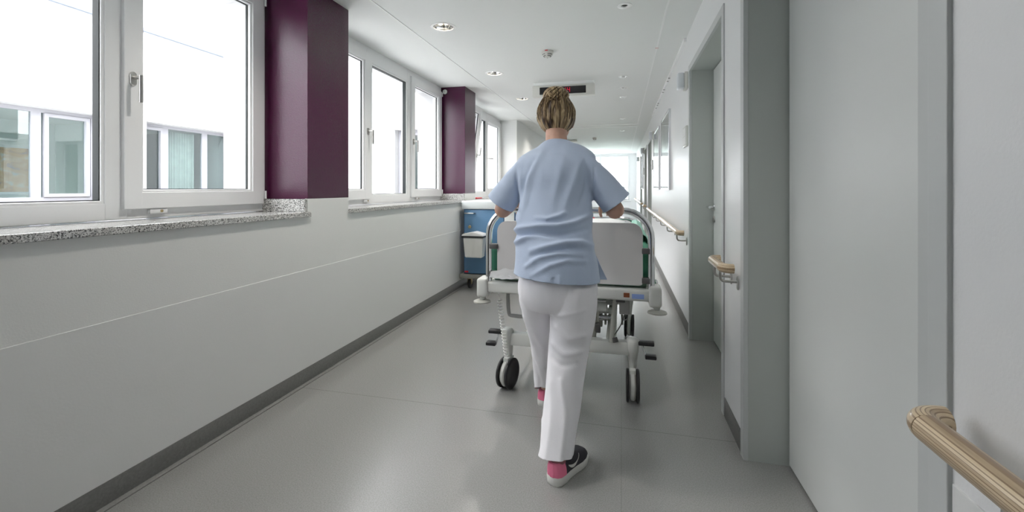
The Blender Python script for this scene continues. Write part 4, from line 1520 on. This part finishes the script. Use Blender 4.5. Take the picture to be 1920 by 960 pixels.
# torso, pelvis
mb.tube([(-0.283, 1.985, 0.70), (-0.285, 1.99, 0.80), (-0.295, 2.01, 0.92), (PXC, 2.045, 1.05), (PXC, 2.09, 1.18), (PXC, 2.13, 1.28), (PXC, 2.155, 1.345), (PXC, 2.165, 1.39)],
        [0.135, 0.152, 0.150, 0.140, 0.150, 0.155, 0.135, 0.07], 36, rb=[0.10, 0.11, 0.10, 0.09, 0.10, 0.10, 0.075, 0.055], ref=(1, 0, 0), smooth=5)
# neck and head
mb.tube([(PXC, 2.15, 1.35), (PXC - 0.005, 2.17, 1.41), (PXC - 0.010, 2.195, 1.46), (PXC - 0.013, 2.225, 1.51)], [0.085, 0.058, 0.053, 0.055], 28, rb=[0.06, 0.055, 0.055, 0.06], ref=(1, 0, 0), smooth=4)
HCN = Vector((-0.320, 2.245, 1.555))
mb.ell(HCN + Vector((0, 0.0, 0.018)), (0.075, 0.092, 0.093), 36, 24)
mb.ell(HCN + Vector((0, 0.035, -0.04)), (0.062, 0.062, 0.072), 32, 20)
mb.ell(HCN + Vector((0, 0.060, -0.088)), (0.030, 0.028, 0.022))
mb.tube([HCN + Vector((0, 0.092, 0.018)), HCN + Vector((0, 0.108, -0.012)), HCN + Vector((0, 0.104, -0.022))], [0.008, 0.013, 0.012], 14, smooth=4)
for s in (-1, 1):
    mb.ell(HCN + Vector((s * 0.009, 0.100, -0.022)), (0.008, 0.009, 0.007))
    mb.ell(HCN + Vector((s * 0.030, 0.083, 0.030)), (0.020, 0.011, 0.006))
    mb.ell(HCN + Vector((s * 0.036, 0.068, -0.012)), (0.022, 0.02, 0.018))
    # ear
    q = Matrix.Rotation(R(-s * 16), 3, 'Z')
    mb.ell(HCN + Vector((s * 0.081, 0.004, -0.012)), (0.008, 0.019, 0.031), rot=q)
    mb.ell(HCN + Vector((s * 0.078, 0.006, -0.040)), (0.007, 0.010, 0.011))
mb.ell(HCN + Vector((0, 0.092, -0.050)), (0.021, 0.011, 0.006))
mb.ell(HCN + Vector((0, 0.090, -0.059)), (0.018, 0.011, 0.006))
# arms
shL, shR = Vector((-0.475, 2.145, 1.325)), Vector((-0.135, 2.145, 1.320))
elL, elR = Vector((-0.568, 2.115, 1.100)), Vector((-0.030, 2.105, 1.104))
wrL, wrR = Vector((-0.556, 2.380, 1.122)), Vector((-0.058, 2.380, 1.122))
arm(mb, shL, elL, wrL)
arm(mb, shR, elR, wrR)
for s, w, h in ((-1, wrL, HL), (1, wrR, HR)):
    # palm lying over the tube, fingers curling down its far side, thumb under the near side
    c = Vector((h.x, 2.50, 1.078))
    mb.tube([w, w + Vector((0, 0.035, 0.004)), Vector((h.x, 2.452, 1.128)), Vector((h.x, 2.490, 1.1275))], [0.026, 0.030, 0.038, 0.040], 20, rb=[0.020, 0.017, 0.013, 0.011], ref=(1, 0, 0), smooth=3)
    for i, (off, ln, rr) in enumerate(((-0.032, 0.92, 0.0082), (-0.011, 1.0, 0.0088), (0.011, 0.97, 0.0088), (0.032, 0.80, 0.0076))):
        o = off * (-s)
        pts = []
        for k in range(7):
            a = R(100 - 165 * ln * k / 6)
            rad = 0.0185 + rr + 0.0035
            pts.append(Vector((h.x + o * (1 + 0.05 * k), 2.50 + rad * math.cos(a), 1.078 + rad * math.sin(a))))
        pts = [Vector((h.x + o * 0.95, 2.472, 1.126))] + pts
        mb.tube(pts, [rr * 1.15, rr * 1.1, rr, rr * 1.08, rr * 0.95, rr, rr * 0.9, rr * 0.7], 12, smooth=2)
        mb.ell(pts[-1], (rr * .8, rr * .8, rr * .8), 10, 8)
    tx = -s   # thumb on the inner side
    pts = [Vector((h.x + tx * 0.026, 2.43, 1.118)), Vector((h.x + tx * 0.046, 2.450, 1.098)), Vector((h.x + tx * 0.050, 2.463, 1.072)), Vector((h.x + tx * 0.046, 2.480, 1.046))]
    mb.tube(pts, [0.012, 0.0115, 0.010, 0.008], 12, smooth=4)
    mb.ell(pts[-1], (0.008, 0.008, 0.008), 10, 8)
# legs inside the trousers, ankles and feet inside the shoes
legR = [(-0.215, 1.985, 0.78), (-0.225, 1.985, 0.55), (-0.232, 1.975, 0.48), (-0.245, 1.93, 0.30), (-0.262, 1.845, 0.11), (-0.266, 1.83, 0.065)]
legL = [(-0.385, 2.00, 0.78), (-0.385, 2.15, 0.53), (-0.388, 2.19, 0.46), (-0.395, 2.30, 0.30), (-0.408, 2.425, 0.10), (-0.410, 2.44, 0.065)]
for L in (legR, legL):
    mb.tube(L, [0.068, 0.050, 0.048, 0.042, 0.026, 0.026], 20, smooth=5)
mb.tube([(-0.268, 1.815, 0.055), (-0.262, 1.87, 0.055), (-0.25, 1.95, 0.035), (-0.24, 2.0, 0.03)], [0.028, 0.030, 0.034, 0.028], 16, rb=[0.028, 0.03, 0.018, 0.012], ref=(1, 0, 0), smooth=3)
mb.tube([(-0.41, 2.43, 0.055), (-0.412, 2.49, 0.055), (-0.415, 2.57, 0.035), (-0.42, 2.62, 0.03)], [0.028, 0.030, 0.034, 0.028], 16, rb=[0.028, 0.03, 0.018, 0.012], ref=(1, 0, 0), smooth=3)
me = remeshed(mb, 0.0042, 3, 0.5)
body = link('body', me, M['skin'], nurse, angle=180)
for s in (-1, 1):
    mb = MB(); mb.ell(HCN + Vector((s * 0.030, 0.076, 0.012)), (0.012, 0.012, 0.010))
    ey = mb.build('eye', M['eyew'], nurse)
    mb = MB(); mb.ell(HCN + Vector((s * 0.030, 0.0835, 0.012)), (0.0055, 0.005, 0.0055), 16, 10); mb.build('iris', M['iris'], ey)
    mb = MB(); mb.tube([HCN + Vector((s * 0.014, 0.097, 0.033)), HCN + Vector((s * 0.030, 0.094, 0.038)), HCN + Vector((s * 0.046, 0.080, 0.033))], [0.002, 0.003, 0.0012], 8, smooth=4)
    mb.build('eyebrow', M['iris'], nurse)
mb = MB(); mb.tube([HCN + Vector((-0.021, 0.098, -0.0545)), HCN + Vector((0, 0.104, -0.0545)), HCN + Vector((0.021, 0.098, -0.0545))], [0.002, 0.005, 0.002], 10, smooth=5)
mb.build('mouth', M['lip'], nurse)


# tunic ---------------------------------------------------------------
def gauss(d, w):
    return math.exp(-(d / w) ** 2)


def polyd(x, z, pts):
    """signed-free distance to a polyline and the fraction along it"""
    best = (9, 0)
    n = len(pts) - 1
    for i in range(n):
        ax, az = pts[i]; bx, bz = pts[i + 1]
        dx, dz = bx - ax, bz - az
        t = max(0, min(1, ((x - ax) * dx + (z - az) * dz) / (dx * dx + dz * dz + 1e-9)))
        d = math.hypot(x - ax - t * dx, z - az - t * dz)
        if d < best[0]: best = (d, (i + t) / n)
    return best


FOLDS = [  # (polyline in x,z of the back), height, width
    ([(-0.121, 1.30), (-0.124, 1.25), (-0.128, 1.20), (-0.135, 1.14)], -0.005, 0.009),
    ([(-0.492, 1.30), (-0.487, 1.25), (-0.480, 1.20), (-0.474, 1.14)], -0.005, 0.009),
    ([(-0.49, 1.002), (-0.43, 1.020), (-0.35, 1.030), (-0.27, 1.032), (-0.20, 1.048), (-0.14, 1.078)], 0.013, 0.012),
    ([(-0.48, 0.985), (-0.42, 0.996), (-0.33, 1.003), (-0.25, 1.000), (-0.15, 1.02)], -0.009, 0.011),
    ([(-0.49, 0.945), (-0.44, 0.965), (-0.40, 0.985), (-0.33, 1.0)], 0.009, 0.010),
    ([(-0.38, 0.930), (-0.31, 0.950), (-0.23, 0.968), (-0.17, 0.968), (-0.12, 0.945)], 0.010, 0.012),
    ([(-0.38, 0.905), (-0.30, 0.928), (-0.22, 0.945), (-0.14, 0.935)], -0.006, 0.010),
    ([(-0.40, 0.862), (-0.34, 0.905), (-0.26, 0.925), (-0.16, 0.915)], 0.007, 0.010),
    ([(-0.37, 0.83), (-0.29, 0.875), (-0.22, 0.895), (-0.15, 0.89)], 0.006, 0.010),
    ([(-0.37, 1.070), (-0.32, 1.062), (-0.27, 1.075), (-0.24, 1.09)], 0.009, 0.010),
    ([(-0.46, 1.31), (-0.468, 1.20), (-0.455, 1.10)], 0.006, 0.012),
    ([(-0.37, 1.36), (-0.42, 1.24), (-0.43, 1.13), (-0.45, 1.06)], 0.007, 0.016),
    ([(-0.40, 1.33), (-0.445, 1.22), (-0.46, 1.13)], -0.006, 0.012),
    ([(-0.18, 1.33), (-0.21, 1.22), (-0.25, 1.10)], 0.006, 0.018),
    ([(-0.145, 1.30), (-0.155, 1.20), (-0.18, 1.12)], -0.006, 0.012),
    ([(-0.26, 1.34), (-0.275, 1.24), (-0.30, 1.13)], 0.004, 0.020),
    ([(-0.12, 1.02), (-0.11, 0.96), (-0.10, 0.90)], -0.006, 0.012),
    ([(-0.485, 1.10), (-0.46, 1.05), (-0.45, 1.02)], 0.006, 0.010),
    ([(-0.415, 0.80), (-0.412, 0.75)], -0.006, 0.006), ([(-0.395, 0.80), (-0.39, 0.75)], 0.006, 0.006), ([(-0.375, 0.81), (-0.372, 0.75)], -0.005, 0.006),
    ([(-0.275, 0.82), (-0.265, 0.75)], -0.006, 0.007), ([(-0.25, 0.83), (-0.245, 0.75)], 0.005, 0.007), ([(-0.18, 0.81), (-0.175, 0.75)], -0.004, 0.008),
    ([(-0.33, 0.80), (-0.33, 0.75)], 0.004, 0.008),
]
mb = MB()
# (x centre, y centre, z, half width, half depth)
TS = [(-0.284, 1.965, 0.70, 0.200, 0.150), (-0.286, 1.968, 0.778, 0.196, 0.146), (-0.289, 1.985, 0.869, 0.187, 0.138), (-0.296, 2.005, 0.94, 0.182, 0.128),
      (-0.303, 2.035, 1.01, 0.178, 0.122), (-0.303, 2.065, 1.082, 0.173, 0.120), (-0.303, 2.095, 1.157, 0.172, 0.124), (-0.308, 2.12, 1.24, 0.182, 0.124),
      (-0.308, 2.14, 1.305, 0.190, 0.108), (-0.308, 2.152, 1.345, 0.190, 0.088), (-0.310, 2.162, 1.380, 0.150, 0.070), (-0.312, 2.17, 1.402, 0.100, 0.062), (-0.313, 2.178, 1.425, 0.066, 0.062)]
mb.tube([(a, b, c) for a, b, c, d, f in TS], [d for *_, d, f in TS], 48, rb=[f for *_, f in TS], ref=(1, 0, 0), smooth=4)
for s, sh, el in ((-1, shL, elL), (1, shR, elR)):
    top = sh + Vector((-s * 0.055, 0.0, 0.012))
    end = el + Vector((s * 0.006, -0.004, 0.032))
    d = (end - top).normalized()
    mb.tube([top, top.lerp(end, 0.25), top.lerp(end, 0.6), end, end + d * 0.06], [0.050, 0.060, 0.069, 0.074, 0.075], 28, rb=[0.065, 0.072, 0.070, 0.066, 0.066], ref=(1, 0, 0), smooth=5)
me = remeshed(mb, 0.0062, 5, 0.5)
bm = bmesh.new(); bm.from_mesh(me)
for s, sh, el in ((-1, shL, elL), (1, shR, elR)):
    top = sh + Vector((-s * 0.055, 0.0, 0.012))
    end = el + Vector((s * 0.006, -0.004, 0.032))
    d = (end - top).normalized()
    d2 = (d + Vector((-s * 0.06, 0.28, 0))).normalized()
    pl = end + d * 0.004

    def near(p):
        v = p - top
        t = v.dot(d)
        return t > 0.12 and (v - d * t).length < 0.105 and (p.x - PXC) * s > 0.165
    fs = [f for f in bm.faces if near(f.calc_center_median())]
    geom = list({v for f in fs for v in f.verts}) + list({e_ for f in fs for e_ in f.edges}) + fs
    bmesh.ops.bisect_plane(bm, geom=geom, plane_co=pl, plane_no=d2, clear_outer=True)
# open hem, slightly lower at the left
bmesh.ops.bisect_plane(bm, geom=list(bm.verts) + list(bm.edges) + list(bm.faces), plane_co=(PXC, 1.97, 0.806), plane_no=Vector((-0.07, 0.0, -1)).normalized(), clear_outer=True)
# neck opening
bmesh.ops.bisect_plane(bm, geom=list(bm.verts) + list(bm.edges) + list(bm.faces), plane_co=(PXC, 2.165, 1.418), plane_no=Vector((0, 0.45, 1)).normalized(), clear_outer=True)
bm.normal_update()
for v in bm.verts:
    x, y, z = v.co
    nrm = v.normal.copy()
    disp = 0.0
    if nrm.y < 0.35 and abs(x - PXC) < 0.205:
        for pts, h, w in FOLDS:
            if z > pts[0][1] + 0.12 and z > pts[-1][1] + 0.12: continue
            dd, t = polyd(x, z, pts)
            if dd < w * 2.5:
                disp += (1.8 if len(pts) > 2 else 0.8) * h * gauss(dd, w) * (0.35 + 0.65 * math.sin(PI * min(1, max(0, t))) if len(pts) > 2 else 1.0)
    n1 = noise.noise(Vector((x * 9, y * 7, z * 6)))
    n2 = noise.noise(Vector((x * 26 + z * 9, y * 20, z * 17)))
    disp += 0.0045 * n1 + 0.0016 * n2
    if abs(x - PXC) > 0.2:
        disp += 0.003 * math.sin(z * 60 + x * 45) * noise.noise(Vector((x * 12, 3, z * 12)))
    v.co += nrm * disp
bmesh.ops.solidify(bm, geom=list(bm.faces), thickness=0.0025)
bm.to_mesh(me); bm.free()
tunic = link('tunic', me, M['scrub'], nurse, angle=180)
# sleeve hems, side flap of the front panel
mb = MB()
FL = [(-0.105, 1.945, 0.905), (-0.098, 1.965, 0.905), (-0.075, 1.985, 0.80), (-0.062, 2.0, 0.783), (-0.098, 1.955, 0.778)]
v = [mb.bm.verts.new(p) for p in ((-0.108, 2.00, 0.90), (-0.085, 2.02, 0.84), (-0.062, 2.04, 0.788), (-0.112, 2.04, 0.786), (-0.118, 2.02, 0.84))]
mb.bm.faces.new(v)
w = [mb.bm.verts.new(p.co + Vector((0, 0.004, 0))) for p in v]
mb.bm.faces.new(w[::-1])
for k in range(5): mb.bm.faces.new([v[k], w[k], w[(k + 1) % 5], v[(k + 1) % 5]])
mb.build('side_flap', M['scrub'], tunic)

# trousers ------------------------------------------------------------
mb = MB()
mb.tube([(-0.282, 1.985, 0.83), (-0.281, 1.98, 0.775), (-0.279, 1.975, 0.72), (-0.279, 1.985, 0.685)], [0.165, 0.180, 0.176, 0.160], 40, rb=[0.115, 0.128, 0.120, 0.095], ref=(1, 0, 0), smooth=4)
PR = [(-0.200, 1.975, 0.78, 0.095, 0.115), (-0.203, 1.972, 0.71, 0.101, 0.118), (-0.213, 1.978, 0.613, 0.099, 0.105), (-0.225, 1.985, 0.517, 0.092, 0.092), (-0.239, 1.962, 0.381, 0.085, 0.085),
      (-0.251, 1.925, 0.257, 0.080, 0.082), (-0.258, 1.888, 0.184, 0.075, 0.080), (-0.263, 1.855, 0.109, 0.072, 0.082), (-0.268, 1.835, 0.060, 0.072, 0.083), (-0.270, 1.825, 0.020, 0.070, 0.08)]
PLg = [(-0.365, 1.985, 0.78, 0.088, 0.11), (-0.377, 2.02, 0.70, 0.086, 0.105), (-0.385, 2.09, 0.61, 0.074, 0.092), (-0.386, 2.17, 0.50, 0.066, 0.082), (-0.388, 2.23, 0.40, 0.062, 0.075),
       (-0.394, 2.30, 0.283, 0.059, 0.070), (-0.402, 2.36, 0.173, 0.057, 0.070), (-0.408, 2.40, 0.095, 0.058, 0.072), (-0.41, 2.42, 0.04, 0.058, 0.07)]
for P in (PR, PLg):
    mb.tube([p[:3] for p in P], [p[3] for p in P], 32, rb=[p[4] for p in P], ref=(1, 0, 0), smooth=5)
me = remeshed(mb, 0.0065, 4, 0.5)
bm = bmesh.new(); bm.from_mesh(me)
for xs, co_, no_ in ((lambda p: p.x > -0.345, (-0.27, 1.83, 0.088), (0.05, -0.25, -1)), (lambda p: p.x <= -0.345, (-0.41, 2.40, 0.10), (0.05, -0.5, -1))):
    fs = [f for f in bm.faces if xs(f.calc_center_median()) and f.calc_center_median().z < 0.3]
    geom = list({v for f in fs for v in f.verts}) + list({e_ for f in fs for e_ in f.edges}) + fs
    bmesh.ops.bisect_plane(bm, geom=geom, plane_co=co_, plane_no=Vector(no_).normalized(), clear_outer=True)
bm.normal_update()
PF = [([(-0.15, 0.69), (-0.21, 0.672), (-0.27, 0.655)], 0.004, 0.010), ([(-0.27, 0.60), (-0.22, 0.56), (-0.16, 0.575)], 0.007, 0.014), ([(-0.29, 0.52), (-0.24, 0.49), (-0.17, 0.50)], 0.007, 0.014),
      ([(-0.29, 0.46), (-0.25, 0.44), (-0.19, 0.45)], -0.005, 0.012), ([(-0.25, 0.38), (-0.225, 0.25), (-0.235, 0.10)], 0.006, 0.014), ([(-0.295, 0.36), (-0.285, 0.22), (-0.30, 0.08)], 0.005, 0.012),
      ([(-0.21, 0.20), (-0.225, 0.08)], -0.005, 0.010), ([(-0.44, 0.60), (-0.43, 0.50), (-0.42, 0.44)], 0.006, 0.012), ([(-0.40, 0.52), (-0.37, 0.42), (-0.38, 0.3)], 0.006, 0.013), ([(-0.43, 0.32), (-0.41, 0.2), (-0.42, 0.1)], -0.005, 0.01),
      ([(-0.335, 0.2), (-0.36, 0.12)], 0.004, 0.01)]
for v in bm.verts:
    x, y, z = v.co
    disp = 0.0
    for pts, h, w in PF:
        if (pts[0][0] < -0.33) != (x < -0.33): continue
        dd, t = polyd(x, z, pts)
        if dd < w * 2.5: disp += h * gauss(dd, w)
    disp += 0.004 * noise.noise(Vector((x * 10, y * 8, z * 5))) + 0.0018 * noise.noise(Vector((x * 30, y * 25, z * 12)))
    # flapping cuffs
    if z < 0.16 and x > -0.345:
        disp += 0.008 * math.sin(x * 90 + y * 70) * (0.16 - z) / 0.1 * 0.5
    v.co += v.normal * disp
bmesh.ops.solidify(bm, geom=list(bm.faces), thickness=0.002)
bm.to_mesh(me); bm.free()
link('trousers', me, M['pants'], nurse, angle=180)


# hair ----------------------------------------------------------------
def hair_shell(c, rad, lat0, seg, rings, name, ridges, amp, swirl=0.0, lumps=0.0, seed=1, parent=None, back=True):
    bm = bmesh.new()
    uvl = bm.loops.layers.uv.new('UVMap')
    V = []
    for j in range(rings + 1):
        v = j / rings
        row = []
        for i in range(seg + 1):
            u = i / seg
            ph = 2 * PI * u
            # hairline: low at the nape, high at the forehead
            low = lat0
            if back:
                fr = max(0, math.sin(ph))       # +y is the face
                low = lat0 + (1.30 - 0.0) * fr ** 1.2
            la = low + (PI / 2 - low) * v
            p2 = ph + swirl * v
            r = 1 + amp * math.sin(p2 * ridges + 2.5 * noise.noise(Vector((math.cos(ph) * 2, math.sin(ph) * 2, v * 3 + seed)))) * (0.4 + 0.6 * math.sin(PI * min(1, v * 1.1))) \
                + amp * 0.7 * noise.noise(Vector((math.cos(p2) * 14, math.sin(p2) * 14, v * 2.2 + seed))) + lumps * noise.noise(Vector((math.cos(ph) * 1.6, math.sin(ph) * 1.6, la * 1.6 + seed)))
            tuck = 1.0 - (0.10 * (1 - v / 0.06) if v < 0.06 else 0)
            x = c[0] + rad[0] * math.cos(la) * math.cos(ph) * r * tuck
            y = c[1] + rad[1] * math.cos(la) * math.sin(ph) * r * tuck
            z = c[2] + rad[2] * math.sin(la) * (1 + (r - 1) * 0.5)
            row.append(bm.verts.new((x, y, z)))
        V.append(row)
    for j in range(rings):
        for i in range(seg):
            f = bm.faces.new([V[j][i], V[j][i + 1], V[j + 1][i + 1], V[j + 1][i]])
            for l, (a, b) in zip(f.loops, ((i, j), (i + 1, j), (i + 1, j + 1), (i, j + 1))):
                l[uvl].uv = (a / seg + 0.25 * swirl * b / rings, b / rings)
    bmesh.ops.remove_doubles(bm, verts=bm.verts, dist=0.0002)
    bmesh.ops.recalc_face_normals(bm, faces=bm.faces)
    me = bpy.data.meshes.new(name)
    bm.to_mesh(me); bm.free()
    return link(name, me, M['hair'], parent, angle=180)


hair = hair_shell((-0.319, 2.230, 1.565), (0.094, 0.108, 0.100), R(-58), 200, 60, 'hair', 17, 0.022, lumps=0.05, seed=3, parent=nurse)
hair_shell((-0.317, 2.200, 1.655), (0.060, 0.058, 0.050), R(-80), 140, 50, 'hair_bun', 7, 0.05, swirl=2.4, lumps=0.22, seed=8, parent=hair, back=False)
# loose strands
mb = MB()
rs = random.Random(5)
for k in range(46):
    a = rs.uniform(PI * 1.02, PI * 1.98)
    b = rs.uniform(0.0, 1.0)
    st = Vector((-0.319 + 0.056 * math.cos(a), 2.230 + 0.066 * math.sin(a), 1.488 - 0.006 * b))
    mid = Vector((-0.319 + 0.097 * math.cos(a), 2.230 + 0.111 * math.sin(a), 1.575 + rs.uniform(-0.02, 0.02)))
    en = Vector((-0.316 + 0.05 * math.cos(a + rs.uniform(-.3, .3)), 2.21 + 0.055 * math.sin(a), 1.66 + rs.uniform(-0.01, 0.03)))
    mb.tube([st, mid, en], [0.0006, 0.0032, 0.0012], 5, rb=[0.0005, 0.0016, 0.0008], smooth=6)
for k in range(16):
    a = 2 * PI * k / 16 + rs.uniform(-0.1, 0.1)
    c = Vector((-0.317, 2.200, 1.655))
    pts = []
    for q in range(7):
        el = R(-25 + 18 * q); aa = a + 0.30 * q
        pts.append(c + Vector((0.0605 * math.cos(el) * math.cos(aa), 0.0585 * math.cos(el) * math.sin(aa), 0.050 * math.sin(el))))
    mb.tube(pts, [0.002, 0.005, 0.007, 0.0075, 0.007, 0.005, 0.002], 6, smooth=3)
hs = mb.bm
uvl = hs.loops.layers.uv.new('UVMap')
for f in hs.faces:
    for l in f.loops: l[uvl].uv = (l.vert.co.x * 6 + l.vert.co.y * 4, l.vert.co.z * 1.5)
mb.build('loose_strands', M['hair'], hair)


# shoes ---------------------------------------------------------------
def shoe(x, y, yaw, pitch=0.0, zo=0.0):
    T = Matrix.Translation((x, y, zo)) @ Matrix.Rotation(yaw, 4, 'Z') @ Matrix.Rotation(pitch, 4, 'X')
    W = [(0.0, 0.006), (0.006, 0.022), (0.02, 0.033), (0.05, 0.037), (0.09, 0.036), (0.13, 0.040), (0.17, 0.047), (0.205, 0.046), (0.235, 0.036), (0.252, 0.020), (0.26, 0.005)]

    def wid(t):
        for (a, wa), (b, wb_) in zip(W[:-1], W[1:]):
            if a <= t <= b:
                q = (t - a) / (b - a)
                return wa + (wb_ - wa) * q
        return W[-1][1]
    N = 34
    mb = MB()
    pr = []
    for z, k in ((0.0, 0.93), (0.004, 1.0), (0.018, 1.04), (0.026, 1.02), (0.032, 0.93)):
        ring = []
        for sgn in (1, -1):
            rng = range(N + 1) if sgn == 1 else range(N, -1, -1)
            for i in rng:
                t = 0.26 * (0.5 - 0.5 * math.cos(PI * i / N))
                zz = z + (0.006 if z > 0.02 else 0) * math.exp(-((t) / 0.05) ** 2) - (0.004 * math.exp(-((t - 0.11) / 0.03) ** 2) if z < 0.001 else 0) * -1
                ring.append(mb.bm.verts.new((sgn * (wid(t) * k + 0.003), (t - 0.13) * (1 + (k - 1) * .3) + 0.13, zz)))
        pr.append(ring)
    n = len(pr[0])
    for a, b in zip(pr[:-1], pr[1:]):
        for q in range(n): mb.bm.faces.new([a[q], a[(q + 1) % n], b[(q + 1) % n], b[q]])
    mb.bm.faces.new(pr[0][::-1]); mb.bm.faces.new(pr[-1])
    for v in mb.bm.verts: v.co = T @ v.co
    so = mb.build('shoe_sole', M['sole'], sh_root)
    # upper
    Hh = [(0.0, 0.060), (0.02, 0.068), (0.05, 0.062), (0.09, 0.066), (0.13, 0.064), (0.17, 0.048), (0.21, 0.036), (0.24, 0.026), (0.256, 0.012)]

    def hh(t):
        for (a, wa), (b, wb_) in zip(Hh[:-1], Hh[1:]):
            if a <= t <= b: return wa + (wb_ - wa) * (t - a) / (b - a)
        return Hh[-1][1]

    def upper(t0, t1, grow, name, m, a0=0.0, a1=PI, parent=None):
        zb = 0.036 if name == 'heel_patch' else 0.026
        mb = MB()
        V = []
        for i in range(25):
            t = t0 + (t1 - t0) * i / 24
            row = []
            for k in range(21):
                a = a0 + (a1 - a0) * k / 20
                c = math.cos(a); s_ = math.sin(a)
                row.append(mb.bm.verts.new(((wid(t) + grow) * math.copysign(abs(c) ** 0.65, c), t, zb + (hh(t) + grow + 0.026 - zb) * max(0.0, s_) ** 0.8)))
            V.append(row)
        for i in range(24):
            for k in range(20):
                mb.bm.faces.new([V[i][k], V[i][k + 1], V[i + 1][k + 1], V[i + 1][k]])
        if name == 'shoe_upper':
            mb.bm.faces.new([v for v in V[0]][::-1]); mb.bm.faces.new(V[-1])
            bmesh.ops.remove_doubles(mb.bm, verts=mb.bm.verts, dist=0.0003)
        else:
            bmesh.ops.remove_doubles(mb.bm, verts=mb.bm.verts, dist=0.0003)
            if name == 'heel_patch': mb.bm.faces.new([v for v in V[0] if v.is_valid][::-1])
        for v in mb.bm.verts: v.co = T @ v.co
        return mb.build(name, m, parent or sh_root, angle=60)
    up = upper(0.001, 0.256, 0.0, 'shoe_upper', M['shoe'])
    upper(-0.002, 0.052, 0.0025, 'heel_patch', M['pink'])
    # curved tick on the outer side
    for s in (-1, 1):
        mb = MB()
        A = []
        for i in range(15):
            q = i / 14
            t = 0.075 + 0.085 * q
            zz = 0.040 + 0.030 * (q ** 1.0) - 0.012 * math.sin(PI * q) + (0.02 * (1 - q) ** 3)
            hw = 0.0065 * math.sin(PI * min(1, q * 1.15 + 0.08)) * (1 - 0.6 * q) + 0.0006
            xx = []
            for dz in (-hw, hw):
                z_ = zz + dz
                rel = min(0.98, max(0.0, (z_ - 0.026) / hh(t)))
                sn = rel ** (1 / 0.8)
                cs = math.sqrt(max(0, 1 - sn * sn))
                xx.append((s * (wid(t) + 0.0022) * cs ** 0.65, t, z_))
            A.append(xx)
        v1 = [[mb.bm.verts.new(p) for p in r_] for r_ in A]
        v2 = [[mb.bm.verts.new((p[0] - s * 0.002, p[1], p[2])) for p in r_] for r_ in A]
        for i in range(14):
            mb.bm.faces.new([v1[i][0], v1[i][1], v1[i + 1][1], v1[i + 1][0]]); mb.bm.faces.new([v2[i][0], v2[i + 1][0], v2[i + 1][1], v2[i][1]])
            mb.bm.faces.new([v1[i][1], v2[i][1], v2[i + 1][1], v1[i + 1][1]]); mb.bm.faces.new([v1[i][0], v1[i + 1][0], v2[i + 1][0], v2[i][0]])
        for v in mb.bm.verts: v.co = T @ v.co
        mb.build('side_tick', M['sole'], up)
    # collar and sock
    mb = MB(); mb.tube([(0, 0.045, 0.075), (0, 0.045, 0.092), (0.0, 0.045, 0.12)], [0.031, 0.029, 0.029], 24, rb=[0.040, 0.038, 0.034], ref=(1, 0, 0))
    for v in mb.bm.verts: v.co = T @ v.co
    mb.build('sock', M['sock'], sh_root)
    return up


for args in ((-0.272, 1.770, R(-24)), (-0.412, 2.395, R(4))):
    sh_root = nurse
    shoe(*args)
